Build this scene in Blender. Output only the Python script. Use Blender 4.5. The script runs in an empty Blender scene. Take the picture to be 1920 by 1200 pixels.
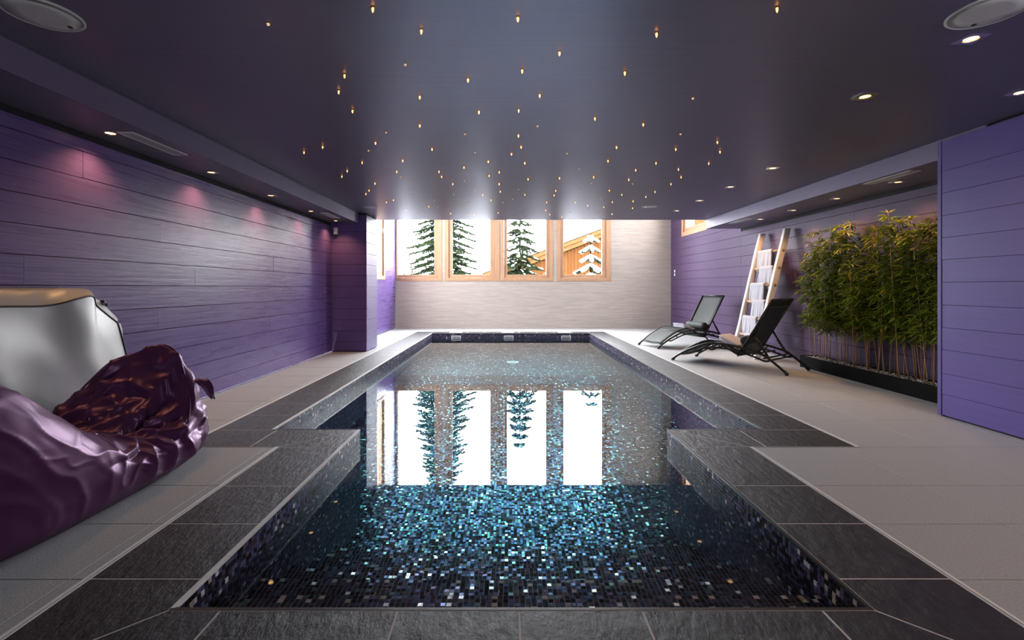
import bpy, math, random
import numpy as np
from mathutils import Vector, Matrix, noise

random.seed(7)
RNG = np.random.default_rng(11)
scene = bpy.context.scene
COL = scene.collection

# ------------------------------------------------------------------ camera
cam_data = bpy.data.cameras.new('camera')
cam_data.sensor_width = 36.0
cam_data.lens = 902.0 / 1920.0 * 36.0
cam_data.shift_x = 9.0 / 1920.0
cam_data.shift_y = -61.0 / 1920.0
cam_data.clip_start = 0.05
cam_data.clip_end = 200.0
cam = bpy.data.objects.new('camera', cam_data)
cam.location = (0.0, 0.0, 1.0)
cam.rotation_euler = (math.radians(90.0), 0.0, 0.0)
COL.objects.link(cam)
scene.camera = cam

# ------------------------------------------------------------------ world: flat white winter overcast
SKY = 20.0
world = bpy.data.worlds.new('winter_sky')
scene.world = world
world.use_nodes = True
bg = world.node_tree.nodes['Background']
bg.inputs['Color'].default_value = (0.93, 0.96, 1.0, 1.0)
bg.inputs['Strength'].default_value = SKY

vs = scene.view_settings
vs.view_transform = 'Standard'
vs.look = 'None'
vs.exposure = 1.0
vs.gamma = 1.0
vs.use_curve_mapping = False
scene.cycles.use_denoising = True
scene.cycles.sample_clamp_indirect = 30.0

SPOT_POWER = 4.0      # the small halogen downlights
STAR_GLOW = 2.6

# sky portals: they emit nothing, they only steer sampling towards the window openings
def portal(loc, rot, sx, sy):
    l = bpy.data.lights.new('window_portal', 'AREA')
    l.shape = 'RECTANGLE'
    l.size = sx
    l.size_y = sy
    l.cycles.is_portal = True
    o = bpy.data.objects.new('window_portal', l)
    o.location = loc
    o.rotation_euler = rot
    COL.objects.link(o)

# ------------------------------------------------------------------ main dimensions (metres; x right, y depth, z up)
XL, XR = -2.72, 3.98          # side walls
YB = 11.7                     # far wall
YN = -3.0                     # wall behind the camera
HC = 2.15                     # main ceiling
HS = 2.0                      # side soffits
HT = 4.0                      # tall window bay
YE = 8.19                     # where the low ceiling ends
NX0, NX1, NY0, NY1 = -1.04, 1.13, 1.5, 3.39     # narrow part of the pool with the steps
WX0, WX1, WY1 = -1.65, 1.80, 10.5               # wide part of the pool
CW = 0.392                    # coping width
WZ = -0.105                   # water level
PZ = -1.35                    # pool floor
XP = 3.375                    # face of the right-hand partition
YP = 3.77                     # end of the partition

# ------------------------------------------------------------------ helpers
def link(o, parent=None):
    COL.objects.link(o)
    if parent is not None:
        o.parent = parent
    return o

def tag(o, label=None, cat=None, group=None, kind=None):
    if label: o['label'] = label
    if cat: o['category'] = cat
    if group: o['group'] = group
    if kind: o['kind'] = kind
    return o

def empty(name, loc=(0, 0, 0), rz=0.0):
    o = bpy.data.objects.new(name, None)
    o.empty_display_size = 0.1
    o.location = loc
    o.rotation_euler = (0, 0, rz)
    return link(o)

class MB:
    def __init__(s):
        s.v = []; s.f = []; s.m = []
    def face(s, pts, mi=0):
        b = len(s.v)
        s.v.extend([tuple(p) for p in pts])
        s.f.append(tuple(range(b, b + len(pts)))); s.m.append(mi)
    def box(s, x0, x1, y0, y1, z0, z1, mi=0):
        b = len(s.v)
        s.v += [(x0,y0,z0),(x1,y0,z0),(x1,y1,z0),(x0,y1,z0),(x0,y0,z1),(x1,y0,z1),(x1,y1,z1),(x0,y1,z1)]
        for q in ((0,3,2,1),(4,5,6,7),(0,1,5,4),(1,2,6,5),(2,3,7,6),(3,0,4,7)):
            s.f.append(tuple(b+i for i in q)); s.m.append(mi)
    def slab(s, O, U, V, N, u0, u1, v0, v1, n0, n1, bev=0.002, mi=0):
        """chamfered plate: spans u,v in the plane, thickness n0..n1 along N, chamfer on the N side"""
        O, U, V, N = Vector(O), Vector(U), Vector(V), Vector(N)
        b = len(s.v)
        def P(u, v, n): return tuple(O + U*u + V*v + N*n)
        s.v += [P(u0,v0,n0),P(u1,v0,n0),P(u1,v1,n0),P(u0,v1,n0)]
        s.v += [P(u0,v0,n1-bev),P(u1,v0,n1-bev),P(u1,v1,n1-bev),P(u0,v1,n1-bev)]
        s.v += [P(u0+bev,v0+bev,n1),P(u1-bev,v0+bev,n1),P(u1-bev,v1-bev,n1),P(u0+bev,v1-bev,n1)]
        fl = []
        flip = U.cross(V).dot(N) < 0
        for k in range(2):
            for i in range(4):
                j = (i+1) % 4
                fl.append((b+4*k+i, b+4*k+j, b+4*k+4+j, b+4*k+4+i))
        fl.append((b+8, b+9, b+10, b+11))
        fl.append((b+3, b+2, b+1, b))
        for q in fl:
            s.f.append(tuple(reversed(q)) if flip else q); s.m.append(mi)
    def prism(s, poly, z0, z1, mi=0):
        """poly: counter-clockwise xy points"""
        n = len(poly); b = len(s.v)
        s.v += [(x, y, z0) for x, y in poly] + [(x, y, z1) for x, y in poly]
        s.f.append(tuple(b+n+i for i in range(n))); s.m.append(mi)
        s.f.append(tuple(b+i for i in reversed(range(n)))); s.m.append(mi)
        for i in range(n):
            j = (i+1) % n
            s.f.append((b+i, b+j, b+n+j, b+n+i)); s.m.append(mi)
    def tube(s, pts, r, n=8, mi=0, caps=True, closed=False):
        pts = [Vector(p) for p in pts]
        m = len(pts); b = len(s.v)
        rr = r if hasattr(r, '__len__') else [r]*m
        prev = None
        for i, p in enumerate(pts):
            if closed: t = pts[(i+1) % m] - pts[i-1]
            else: t = pts[min(i+1, m-1)] - pts[max(i-1, 0)]
            if t.length < 1e-9: t = Vector((0,0,1))
            t.normalize()
            if prev is None:
                a = Vector((0,0,1)) if abs(t.z) < 0.9 else Vector((1,0,0))
                u = t.cross(a).normalized()
            else:
                u = (prev - t*prev.dot(t))
                u = u.normalized() if u.length > 1e-6 else t.orthogonal().normalized()
            prev = u
            w = t.cross(u)
            for k in range(n):
                a = 2*math.pi*k/n
                s.v.append(tuple(p + (u*math.cos(a) + w*math.sin(a))*rr[i]))
        rng = m if closed else m-1
        for i in range(rng):
            i2 = (i+1) % m
            for k in range(n):
                k2 = (k+1) % n
                s.f.append((b+i*n+k, b+i*n+k2, b+i2*n+k2, b+i2*n+k)); s.m.append(mi)
        if caps and not closed:
            s.f.append(tuple(b+k for k in reversed(range(n)))); s.m.append(mi)
            s.f.append(tuple(b+(m-1)*n+k for k in range(n))); s.m.append(mi)
    def lathe(s, prof, n=24, c=(0,0,0), mi=0):
        b = len(s.v); m = len(prof)
        for r, z in prof:
            for k in range(n):
                a = 2*math.pi*k/n
                s.v.append((c[0]+r*math.cos(a), c[1]+r*math.sin(a), c[2]+z))
        for i in range(m-1):
            for k in range(n):
                k2 = (k+1) % n
                s.f.append((b+i*n+k, b+i*n+k2, b+(i+1)*n+k2, b+(i+1)*n+k)); s.m.append(mi)
        s.f.append(tuple(b+k for k in reversed(range(n)))); s.m.append(mi)
        s.f.append(tuple(b+(m-1)*n+k for k in range(n))); s.m.append(mi)
    def grid(s, fn, nu, nv, closed_u=False, mi=0):
        b = len(s.v)
        for j in range(nv):
            for i in range(nu):
                s.v.append(tuple(fn(i/(nu if closed_u else nu-1), j/(nv-1))))
        for j in range(nv-1):
            for i in range(nu if closed_u else nu-1):
                i2 = (i+1) % nu
                s.f.append((b+j*nu+i, b+j*nu+i2, b+(j+1)*nu+i2, b+(j+1)*nu+i)); s.m.append(mi)
    def mesh(s, name, mats, smooth=False):
        me = bpy.data.meshes.new(name)
        me.from_pydata(s.v, [], s.f)
        for m in (mats if isinstance(mats, (list, tuple)) else [mats]):
            me.materials.append(m)
        if any(s.m): me.polygons.foreach_set('material_index', s.m)
        if smooth: me.polygons.foreach_set('use_smooth', [True]*len(s.f))
        me.update()
        return me
    def build(s, name, mats, parent=None, smooth=False):
        return link(bpy.data.objects.new(name, s.mesh(name, mats, smooth)), parent)

def structure(name, mb, mats, parent=None, smooth=False):
    o = mb.build(name, mats, parent, smooth)
    if parent is None: o['kind'] = 'structure'
    return o

def add_mod(o, kind, name, **kw):
    m = o.modifiers.new(name, kind)
    for k, v in kw.items(): setattr(m, k, v)
    return m

def auto_smooth(o, deg=35):
    for p in o.data.polygons: p.use_smooth = True
    try:
        o.data.set_sharp_from_angle(angle=math.radians(deg))
    except Exception:
        pass

def rect_minus(r, h):
    x0,x1,y0,y1 = r; a0,a1,b0,b1 = h
    if a0 >= x1 or a1 <= x0 or b0 >= y1 or b1 <= y0: return [r]
    out = []
    if b0 > y0: out.append((x0,x1,y0,b0))
    if b1 < y1: out.append((x0,x1,b1,y1))
    ya, yb = max(y0,b0), min(y1,b1)
    if a0 > x0: out.append((x0,a0,ya,yb))
    if a1 < x1: out.append((a1,x1,ya,yb))
    return out

def smooth_path(pts, n=8):
    """Catmull-Rom through the points"""
    P = [Vector(p) for p in pts]
    out = []
    for i in range(len(P)-1):
        p0 = P[max(i-1,0)]; p1 = P[i]; p2 = P[i+1]; p3 = P[min(i+2,len(P)-1)]
        for k in range(n):
            t = k/n
            out.append(0.5*((2*p1) + (p2-p0)*t + (2*p0-5*p1+4*p2-p3)*t*t + (3*p1-p0-3*p2+p3)*t**3))
    out.append(P[-1])
    return out

# ------------------------------------------------------------------ materials
def mat(name, col=(0.5,0.5,0.5), rough=0.5, metal=0.0, spec=0.5, emit=None, estr=0.0, coat=0.0, sheen=0.0, aniso=0.0):
    m = bpy.data.materials.new(name); m.use_nodes = True
    b = m.node_tree.nodes['Principled BSDF']
    b.inputs['Base Color'].default_value = (*col, 1)
    b.inputs['Roughness'].default_value = rough
    b.inputs['Metallic'].default_value = metal
    b.inputs['Specular IOR Level'].default_value = spec
    b.inputs['Coat Weight'].default_value = coat
    b.inputs['Sheen Weight'].default_value = sheen
    b.inputs['Anisotropic'].default_value = aniso
    if emit:
        b.inputs['Emission Color'].default_value = (*emit, 1)
        b.inputs['Emission Strength'].default_value = estr
    return m

def nodes(m):
    nt = m.node_tree
    return nt, nt.nodes['Principled BSDF'], (lambda t: nt.nodes.new(t)), nt.links.new

def add_noise(m, scale=(10,10,10), detail=5.0, rough=0.55, amount=0.3, bump=0.0, dist=0.002, seed_random=False, rough_amt=0.0, coord='Object'):
    """colour variation + fine relief from stretched noise in object space"""
    nt, b, N, L = nodes(m)
    tc = N('ShaderNodeTexCoord'); mp = N('ShaderNodeMapping')
    mp.inputs['Scale'].default_value = scale
    L(tc.outputs[coord], mp.inputs['Vector'])
    if seed_random:
        oi = N('ShaderNodeObjectInfo'); mul = N('ShaderNodeMath'); mul.operation = 'MULTIPLY'; mul.inputs[1].default_value = 37.0
        cmb = N('ShaderNodeCombineXYZ')
        L(oi.outputs['Random'], mul.inputs[0]); L(mul.outputs[0], cmb.inputs['X']); L(mul.outputs[0], cmb.inputs['Y'])
        L(cmb.outputs[0], mp.inputs['Location'])
    nz = N('ShaderNodeTexNoise'); nz.inputs['Scale'].default_value = 1.0
    nz.inputs['Detail'].default_value = detail; nz.inputs['Roughness'].default_value = rough
    L(mp.outputs[0], nz.inputs['Vector'])
    if amount > 0:
        col = tuple(b.inputs['Base Color'].default_value)[:3]
        mr = N('ShaderNodeMapRange'); mr.inputs['From Min'].default_value = 0.25; mr.inputs['From Max'].default_value = 0.75
        mr.inputs['To Min'].default_value = 1.0-amount; mr.inputs['To Max'].default_value = 1.0+amount
        L(nz.outputs['Fac'], mr.inputs['Value'])
        mx = N('ShaderNodeMix'); mx.data_type = 'RGBA'; mx.blend_type = 'MULTIPLY'
        mx.inputs['Factor'].default_value = 1.0
        mx.inputs[6].default_value = (*col, 1)
        L(mr.outputs[0], mx.inputs[7])
        L(mx.outputs[2], b.inputs['Base Color'])
    if rough_amt > 0:
        r0 = b.inputs['Roughness'].default_value
        mr2 = N('ShaderNodeMapRange'); mr2.inputs['From Min'].default_value = 0.3; mr2.inputs['From Max'].default_value = 0.7
        mr2.inputs['To Min'].default_value = max(0.02, r0-rough_amt); mr2.inputs['To Max'].default_value = r0+rough_amt
        L(nz.outputs['Fac'], mr2.inputs['Value']); L(mr2.outputs[0], b.inputs['Roughness'])
    if bump > 0:
        bp = N('ShaderNodeBump'); bp.inputs['Strength'].default_value = bump; bp.inputs['Distance'].default_value = dist
        L(nz.outputs['Fac'], bp.inputs['Height']); L(bp.outputs[0], b.inputs['Normal'])
    return m

PURPLE = (0.135, 0.078, 0.265)
M = {}
M['plank_y'] = add_noise(mat('purple_painted_plank', PURPLE, 0.29, spec=0.45), (34, 1.5, 48), 7, 0.66, 0.14, 0.9, 0.0020, True, 0.05)
M['plank_x'] = add_noise(mat('purple_painted_plank_end', PURPLE, 0.40, spec=0.5), (1.6, 40, 62), 6, 0.6, 0.10, 0.4, 0.001, True, 0.05)
M['plank_smooth'] = add_noise(mat('purple_painted_panel', (0.150,0.104,0.355), 0.50, spec=0.25), (30, 1.4, 50), 5, 0.55, 0.06, 0.25, 0.0006, True)
M['plank_satin'] = add_noise(mat('purple_satin_panel', (0.170,0.130,0.285), 0.46, spec=0.8), (30, 1.4, 50), 5, 0.55, 0.06, 0.25, 0.0006, True)
M['plank_right'] = add_noise(mat('purple_matt_dim_plank', (0.084,0.052,0.110), 0.52, spec=0.2), (40, 1.6, 62), 6, 0.62, 0.12, 0.6, 0.0014, True)  # unused twin: the purple paint darkened for the dim right wall
M['plank_dim'] = add_noise(mat('purple_dim_plank', (0.084,0.052,0.110), 0.52, spec=0.2), (40, 1.6, 62), 6, 0.62, 0.12, 0.6, 0.0014, True)  # same purple paint darkened, the right wall's dimness put into the colour
M['backing'] = mat('dark_batten_backing', (0.012, 0.010, 0.016), 0.8)  # black, so shade in plank joints and shadow gaps is in the colour
M['purple_plain'] = mat('purple_paint', (0.13, 0.10, 0.22), 0.45)
M['ceiling'] = add_noise(mat('dark_satin_ceiling', (0.300, 0.278, 0.360), 0.38, 0.62, spec=0.25), (1.2, 30, 20), 4, 0.6, 0.05, 0.12, 0.0006)
M['ceiling'].node_tree.nodes['Principled BSDF'].inputs['Specular Tint'].default_value = (0.27, 0.265, 0.27, 1)
M['fascia'] = mat('dark_satin_fascia', (0.190, 0.155, 0.265), 0.5)
M['bay'] = mat('bay_grey_paint', (0.46, 0.45, 0.46), 0.7)
M['beige'] = add_noise(mat('beige_strand_wallcovering', (0.43, 0.372, 0.322), 0.75, spec=0.25), (2.6, 2.6, 48), 6, 0.65, 0.20, 0.25, 0.003)
M['oak'] = add_noise(mat('larch_window_timber', (0.46, 0.26, 0.145), 0.45), (25, 25, 3.5), 4, 0.55, 0.14)
M['tile'] = add_noise(mat('grey_stoneware_tile', (0.458, 0.464, 0.460), 0.55, spec=0.35), (130, 130, 130), 4, 0.7, 0.26, 0.55, 0.0025, True)
M['grout'] = mat('pale_grout', (0.60, 0.57, 0.55), 0.8)
M['grout_dark'] = mat('mid_grey_grout', (0.30, 0.29, 0.28), 0.85)
M['slate'] = add_noise(mat('dark_slate', (0.036, 0.033, 0.036), 0.44, spec=0.4), (24, 10, 20), 8, 0.66, 0.40, 1.0, 0.011, True, 0.08)
M['steel'] = mat('pale_edge_strip', (0.90, 0.88, 0.85), 0.40, 0.0)
M['steel_dark'] = mat('dark_edge_strip', (0.10, 0.095, 0.09), 0.4, 0.6)
M['white'] = mat('white_plastic', (0.84, 0.84, 0.82), 0.5)
M['chrome'] = mat('satin_nickel', (0.75, 0.74, 0.72), 0.25, 1.0)
M['black'] = mat('black_plastic', (0.012, 0.012, 0.013), 0.4)
M['vent'] = mat('grey_vent_metal', (0.42, 0.41, 0.43), 0.5)
M['vent_frame'] = mat('pale_vent_frame', (0.75, 0.74, 0.74), 0.5)
M['brass'] = mat('brass_bezel', (0.55, 0.34, 0.12), 0.3, 1.0)
M['lamp'] = mat('lit_halogen_lens', (0.9, 0.8, 0.6), 0.4, emit=(1.0, 0.56, 0.20), estr=2.4)
M['star'] = mat('lit_star_crystal', (0.9, 0.7, 0.4), 0.3, emit=(1.0, 0.42, 0.10), estr=STAR_GLOW)
M['star_dim'] = mat('dim_star_crystal', (0.8, 0.7, 0.5), 0.15, emit=(1.0, 0.6, 0.3), estr=0.35)

def glass_pane():
    m = bpy.data.materials.new('window_glass'); m.use_nodes = True
    nt = m.node_tree; nt.nodes.clear()
    out = nt.nodes.new('ShaderNodeOutputMaterial'); mix = nt.nodes.new('ShaderNodeMixShader')
    tr = nt.nodes.new('ShaderNodeBsdfTransparent'); gl = nt.nodes.new('ShaderNodeBsdfGlossy'); fr = nt.nodes.new('ShaderNodeFresnel')
    tr.inputs['Color'].default_value = (0.97, 0.98, 0.985, 1); gl.inputs['Roughness'].default_value = 0.0
    fr.inputs['IOR'].default_value = 1.25
    geo = nt.nodes.new('ShaderNodeNewGeometry'); inv = nt.nodes.new('ShaderNodeMath'); inv.operation = 'SUBTRACT'; inv.inputs[0].default_value = 1.0
    mul = nt.nodes.new('ShaderNodeMath'); mul.operation = 'MULTIPLY'      # each face reflects only from outside the pane
    nt.links.new(geo.outputs['Backfacing'], inv.inputs[1]); nt.links.new(fr.outputs[0], mul.inputs[0]); nt.links.new(inv.outputs[0], mul.inputs[1])
    nt.links.new(mul.outputs[0], mix.inputs[0]); nt.links.new(tr.outputs[0], mix.inputs[1]); nt.links.new(gl.outputs[0], mix.inputs[2])
    nt.links.new(mix.outputs[0], out.inputs['Surface'])
    return m
M['glass'] = glass_pane()

def water_mat():
    m = bpy.data.materials.new('pool_water'); m.use_nodes = True
    nt = m.node_tree
    b = nt.nodes['Principled BSDF']
    b.inputs['Base Color'].default_value = (1, 1, 1, 1)
    b.inputs['Roughness'].default_value = 0.0
    b.inputs['IOR'].default_value = 1.333
    b.inputs['Transmission Weight'].default_value = 1.0
    va = nt.nodes.new('ShaderNodeVolumeAbsorption')
    va.inputs['Color'].default_value = (0.0, 0.84, 0.84, 1)
    va.inputs['Density'].default_value = 0.34
    nt.links.new(va.outputs[0], nt.nodes['Material Output'].inputs['Volume'])
    return m
M['water'] = water_mat()

# ================================================================== SETTING
# ------------------------------------------------------------------ floor base (grout bed) around the pool
fb = MB()
for r in ((XL,WX0,YN,YB),(WX1,XR,YN,YB),(WX0,WX1,YN,NY0),(WX0,NX0,NY0,NY1),(NX1,WX1,NY0,NY1),(WX0,WX1,WY1,YB)):
    fb.box(r[0],r[1],r[2],r[3],-0.05,-0.0012)
floor = structure('floor', fb, M['grout_dark'])

EDGE = 0.020
R1 = (NX0-CW-EDGE, NX1+CW+EDGE, NY0-CW-EDGE, NY1-CW+0.022)
R2 = (WX0-CW-EDGE, WX1+CW+EDGE, NY1-CW+0.022-EDGE, WY1+CW+EDGE)
yj = [0.47, 0.86, 1.255, 1.648, 2.036, 2.43, 3.02]
y = 3.02
while y < YB - 0.7:
    y += 0.603; yj.append(y)
yj.append(YB)
xj = [XL, -2.10, -1.50, -0.90, -0.30, 0.30, 0.90, 1.487, 2.09, 2.692, 3.30, 3.90, XR]
G = 0.0022
for i in range(len(xj)-1):
    for j in range(len(yj)-1):
        rs = [(xj[i], xj[i+1], yj[j], yj[j+1])]
        for h in (R1, R2):
            rs = [q for r in rs for q in rect_minus(r, h)]
        for (a, b, c, d) in rs:
            if b-a < 0.02 or d-c < 0.02: continue
            if a >= XP+0.05 and d < YP-0.1: continue
            mb = MB()
            mb.slab((0,0,0),(1,0,0),(0,1,0),(0,0,1), a+G, b-G, c+G, d-G, -0.0035, 0.0, 0.0012)
            mb.build('floor_tile', M['tile'], floor)

# ------------------------------------------------------------------ coping stones around the pool
cb = MB()
A0, A1 = NX0-CW, NX1+CW
B0, B1 = WX0-CW, WX1+CW
YF = NY0-CW
YM = NY1-CW+0.022
cb.box(A0, A1, YF, NY0-0.001, -0.04, -0.0007); cb.box(A0, NX0-0.001, NY0, YM, -0.04, -0.0007); cb.box(NX1+0.001, A1, NY0, YM, -0.04, -0.0007)
cb.box(B0, NX0-0.001, YM, NY1-0.001, -0.04, -0.0007); cb.box(NX1+0.001, B1, YM, NY1-0.001, -0.04, -0.0007)
cb.box(B0, WX0-0.001, NY1, WY1, -0.04, -0.0007); cb.box(WX1+0.001, B1, NY1, WY1, -0.04, -0.0007); cb.box(B0, B1, WY1+0.001, WY1+CW, -0.04, -0.0007)
coping = structure('pool_coping', cb, M['grout'])

TR = 0.009   # metal nosing along the inner edge
def stone(poly):
    cx = sum(p[0] for p in poly)/len(poly); cy = sum(p[1] for p in poly)/len(poly)
    n = len(poly); g = 0.0028
    # inset every edge by g
    lines = []
    for i in range(n):
        x0,y0 = poly[i]; x1,y1 = poly[(i+1)%n]
        dx,dy = x1-x0,y1-y0; l = math.hypot(dx,dy); nx,ny = -dy/l, dx/l
        lines.append((x0+nx*g, y0+ny*g, dx, dy))
    def inset(k):
        pts = []
        for i in range(n):
            a = lines[i-1]; c = lines[i]
            ax,ay = a[0]-a[3]/math.hypot(a[2],a[3])*k, a[1]+a[2]/math.hypot(a[2],a[3])*k
            bx,by = c[0]-c[3]/math.hypot(c[2],c[3])*k, c[1]+c[2]/math.hypot(c[2],c[3])*k
            den = a[2]*c[3]-a[3]*c[2]
            t = ((bx-ax)*c[3]-(by-ay)*c[2])/den
            pts.append((ax+a[2]*t, ay+a[3]*t))
        return pts
    lo = inset(0.0); hi = inset(0.0015)
    mb = MB(); b = 0
    mb.v = [(x,y,-0.003) for x,y in lo] + [(x,y,-0.0012) for x,y in lo] + [(x,y,0.0) for x,y in hi]
    for k in range(2):
        for i in range(n):
            j = (i+1)%n
            mb.f.append((k*n+i, k*n+j, (k+1)*n+j, (k+1)*n+i)); mb.m.append(0)
    mb.f.append(tuple(2*n+i for i in range(n))); mb.m.append(0)
    mb.build('coping_stone', M['slate'], coping)
def srect(x0,x1,y0,y1): stone([(x0,y0),(x1,y0),(x1,y1),(x0,y1)])

il, ir = NX0-TR, NX1+TR
stone([(A0,YF),(il,NY0-TR),(il,1.652),(A0,1.652)])
stone([(A1,YF),(A1,1.652),(ir,1.652),(ir,NY0-TR)])
for a, b in ((1.652,2.038),(2.038,2.428),(2.428,YM)):
    srect(A0, il, a, b); srect(ir, A1, a, b)
stone([(A0,YM),(il,YM),(il,NY1-TR)])
stone([(A1,YM),(ir,NY1-TR),(ir,YM)])
stone([(-1.615,YM),(A0,YM),(il,NY1-TR),(-1.615,NY1-TR)])
stone([(1.625,YM),(1.625,NY1-TR),(ir,NY1-TR),(A1,YM)])
srect(B0, -1.615, YM, NY1-TR); srect(1.625, B1, YM, NY1-TR)
fx = [None, -0.887, -0.338, 0.037, 0.418, 0.975, None]
stone([(A0,YF),(-0.887,YF),(-0.887,NY0-TR),(il,NY0-TR)])
for a, b in zip(fx[1:-2], fx[2:-1]): srect(a, b, YF, NY0-TR)
stone([(0.975,YF),(A1,YF),(ir,NY0-TR),(0.975,NY0-TR)])
y = NY1-TR
while y < WY1-0.05:
    y2 = min(y+0.39, WY1+TR) if y+0.39 < WY1-0.15 else WY1+TR
    srect(B0, WX0-TR, y, y2); srect(WX1+TR, B1, y, y2)
    y = y2
x = B0
while x < B1-0.05:
    x2 = x+0.385 if x+0.385 < B1-0.15 else B1
    srect(x, x2, WY1+TR, WY1+CW)
    x = x2

# edge strips: pale aluminium against the grey tiles, nosing along the water
def strip(name, pieces, m):
    mb = MB()
    for p in pieces: mb.box(*p)
    o = structure(name, mb, m)
    return o
e = EDGE
def edge_strip(name, x, s, y0, y1):
    mb = MB()
    for a, b, z, mi in ((0.0,0.004,0.0010,0),(0.004,0.0085,-0.0004,1),(0.0085,e,0.0014,0)):
        xa, xb = sorted((x+s*a, x+s*b)); mb.box(xa, xb, y0, y1, -0.004, z, mi)
    structure(name, mb, [M['steel'], M['black']])
edge_strip('trim_1', A0, -1, YF, YM)
edge_strip('trim_2', A1, 1, YF, YM)
edge_strip('trim_3', B0, -1, YM, WY1+CW)
edge_strip('trim_4', B1, 1, YM, WY1+CW)
t = TR
strip('trim_5', [(NX0-t,NX0+0.004,NY0,NY1,-0.011,0.001),(WX0-t,WX0+0.004,NY1,WY1,-0.011,0.001)], M['steel'])
strip('trim_6', [(NX1-0.004,NX1+t,NY0,NY1,-0.011,0.001),(WX1-0.004,WX1+t,NY1,WY1,-0.011,0.001)], M['steel_dark'])
strip('trim_7', [(NX0-t,NX1+t,NY0-t,NY0+0.003,-0.011,0.0008),(WX0-t,NX0,NY1-t,NY1+0.003,-0.011,0.0008),(NX1,WX1+t,NY1-t,NY1+0.003,-0.011,0.0008),(WX0-t,WX1+t,WY1-0.003,WY1+t,-0.011,0.0008)], M['steel_dark'])

# ------------------------------------------------------------------ walls made of planks on a dark backing
ROWS = [0.012, 0.153, 0.325, 0.497, 0.669, 0.841, 1.013, 1.185, 1.357, 1.529, 1.701, 1.873]
def plank_wall(parent, O, U, N, u0, u1, rows, m, holes=(), seed=1, thick=0.018, lmin=1.4, lmax=3.2, name='plank', g=0.0020):
    rnd = random.Random(seed)
    V = (0,0,1)
    for k in range(len(rows)-1):
        za, zb = rows[k], rows[k+1]
        u = u0 - rnd.random()*1.5
        cuts = []
        while u < u1:
            u2 = u + rnd.uniform(lmin, lmax)
            a, b = max(u,u0), min(u2,u1)
            if b-a > 0.01: cuts.append((a,b))
            u = u2
        for a, b in cuts:
            rs = [(a,b,za,zb)]
            for h in holes: rs = [q for r in rs for q in rect_minus(r,h)]
            for (p,q,c,d) in rs:
                if q-p < 0.01 or d-c < 0.008: continue
                off = rnd.uniform(-0.0012, 0.0012)
                mb = MB(); mb.slab(O,U,V,N, p+0.0003, q-0.0003, c+g, d-g, 0.0, thick+off, 0.0008)
                mb.build(name, m, parent)

# left wall: low part up to the soffit, tall part in the window bay
wl_hole = (9.30, 10.66, 1.20, 3.70)
def wall_backing(name, axis, pos, thick, rect, holes):
    rs = [rect]
    for h in holes: rs = [q for r in rs for q in rect_minus(r,h)]
    mb = MB()
    for (a,b,c,d) in rs:
        if axis == 'x': mb.box(min(pos,pos+thick),max(pos,pos+thick),a,b,c,d)
        else: mb.box(a,b,min(pos,pos+thick),max(pos,pos+thick),c,d)
    return mb
wall_left = structure('wall_left', wall_backing('wall_left','x',XL-0.02,-0.25,(YN,YB+0.25,-0.05,HT+0.1),[wl_hole]), M['backing'])
plank_wall(wall_left, (XL-0.02,0,0), (0,1,0), (1,0,0), -0.6, 7.475, ROWS+[1.955], M['plank_y'], seed=5)
rows_tall = ROWS + [2.045+0.172*i for i in range(12)]
rows_tall = [r for r in rows_tall if r < HT] + [HT]
plank_wall(wall_left, (XL-0.02,0,0), (0,1,0), (1,0,0), 8.08, YB, rows_tall, M['plank_y'], holes=[wl_hole], seed=9)

wr_hole = (9.58, 10.94, 2.17, 3.70)
wall_right = structure('wall_right', wall_backing('wall_right','x',XR+0.02,0.25,(YN,YB+0.25,-0.05,HT+0.1),[wr_hole]), M['backing'])
plank_wall(wall_right, (XR+0.02,0,0), (0,1,0), (-1,0,0), 3.6, 8.19, ROWS+[1.955], M['plank_dim'], seed=21)
plank_wall(wall_right, (XR+0.02,0,0), (0,1,0), (-1,0,0), 8.19, YB, rows_tall, M['plank_dim'], holes=[wr_hole], seed=22, lmin=3.6, lmax=4)

# far wall with four tall openings
WIN = [(-2.70,-1.583),(-1.518,-0.182),(-0.156,1.116),(1.206,2.516)]
WGL = [(-2.665,-1.777),(-1.336,-0.415),(0.000,0.947),(1.375,2.309)]
SILL, WTOP = 1.156, 3.78
holes = [(a+0.02,b-0.02,SILL+0.02,WTOP-0.02) for a,b in WIN]
wall_back = structure('wall_back', wall_backing('wall_back','y',YB,0.25,(XL-0.27,XR+0.27,-0.05,HT+0.1),holes), M['beige'])
# wall behind the camera and an unseen glazed opening, added to light the near end
RW = (1.9, 3.15, 1.10, 1.95)
wall_front = structure('wall_front', wall_backing('wall_front','y',YN,-0.25,(XL-0.27,XR+0.27,-0.05,HT+0.1),[RW]), M['purple_plain'])

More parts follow.
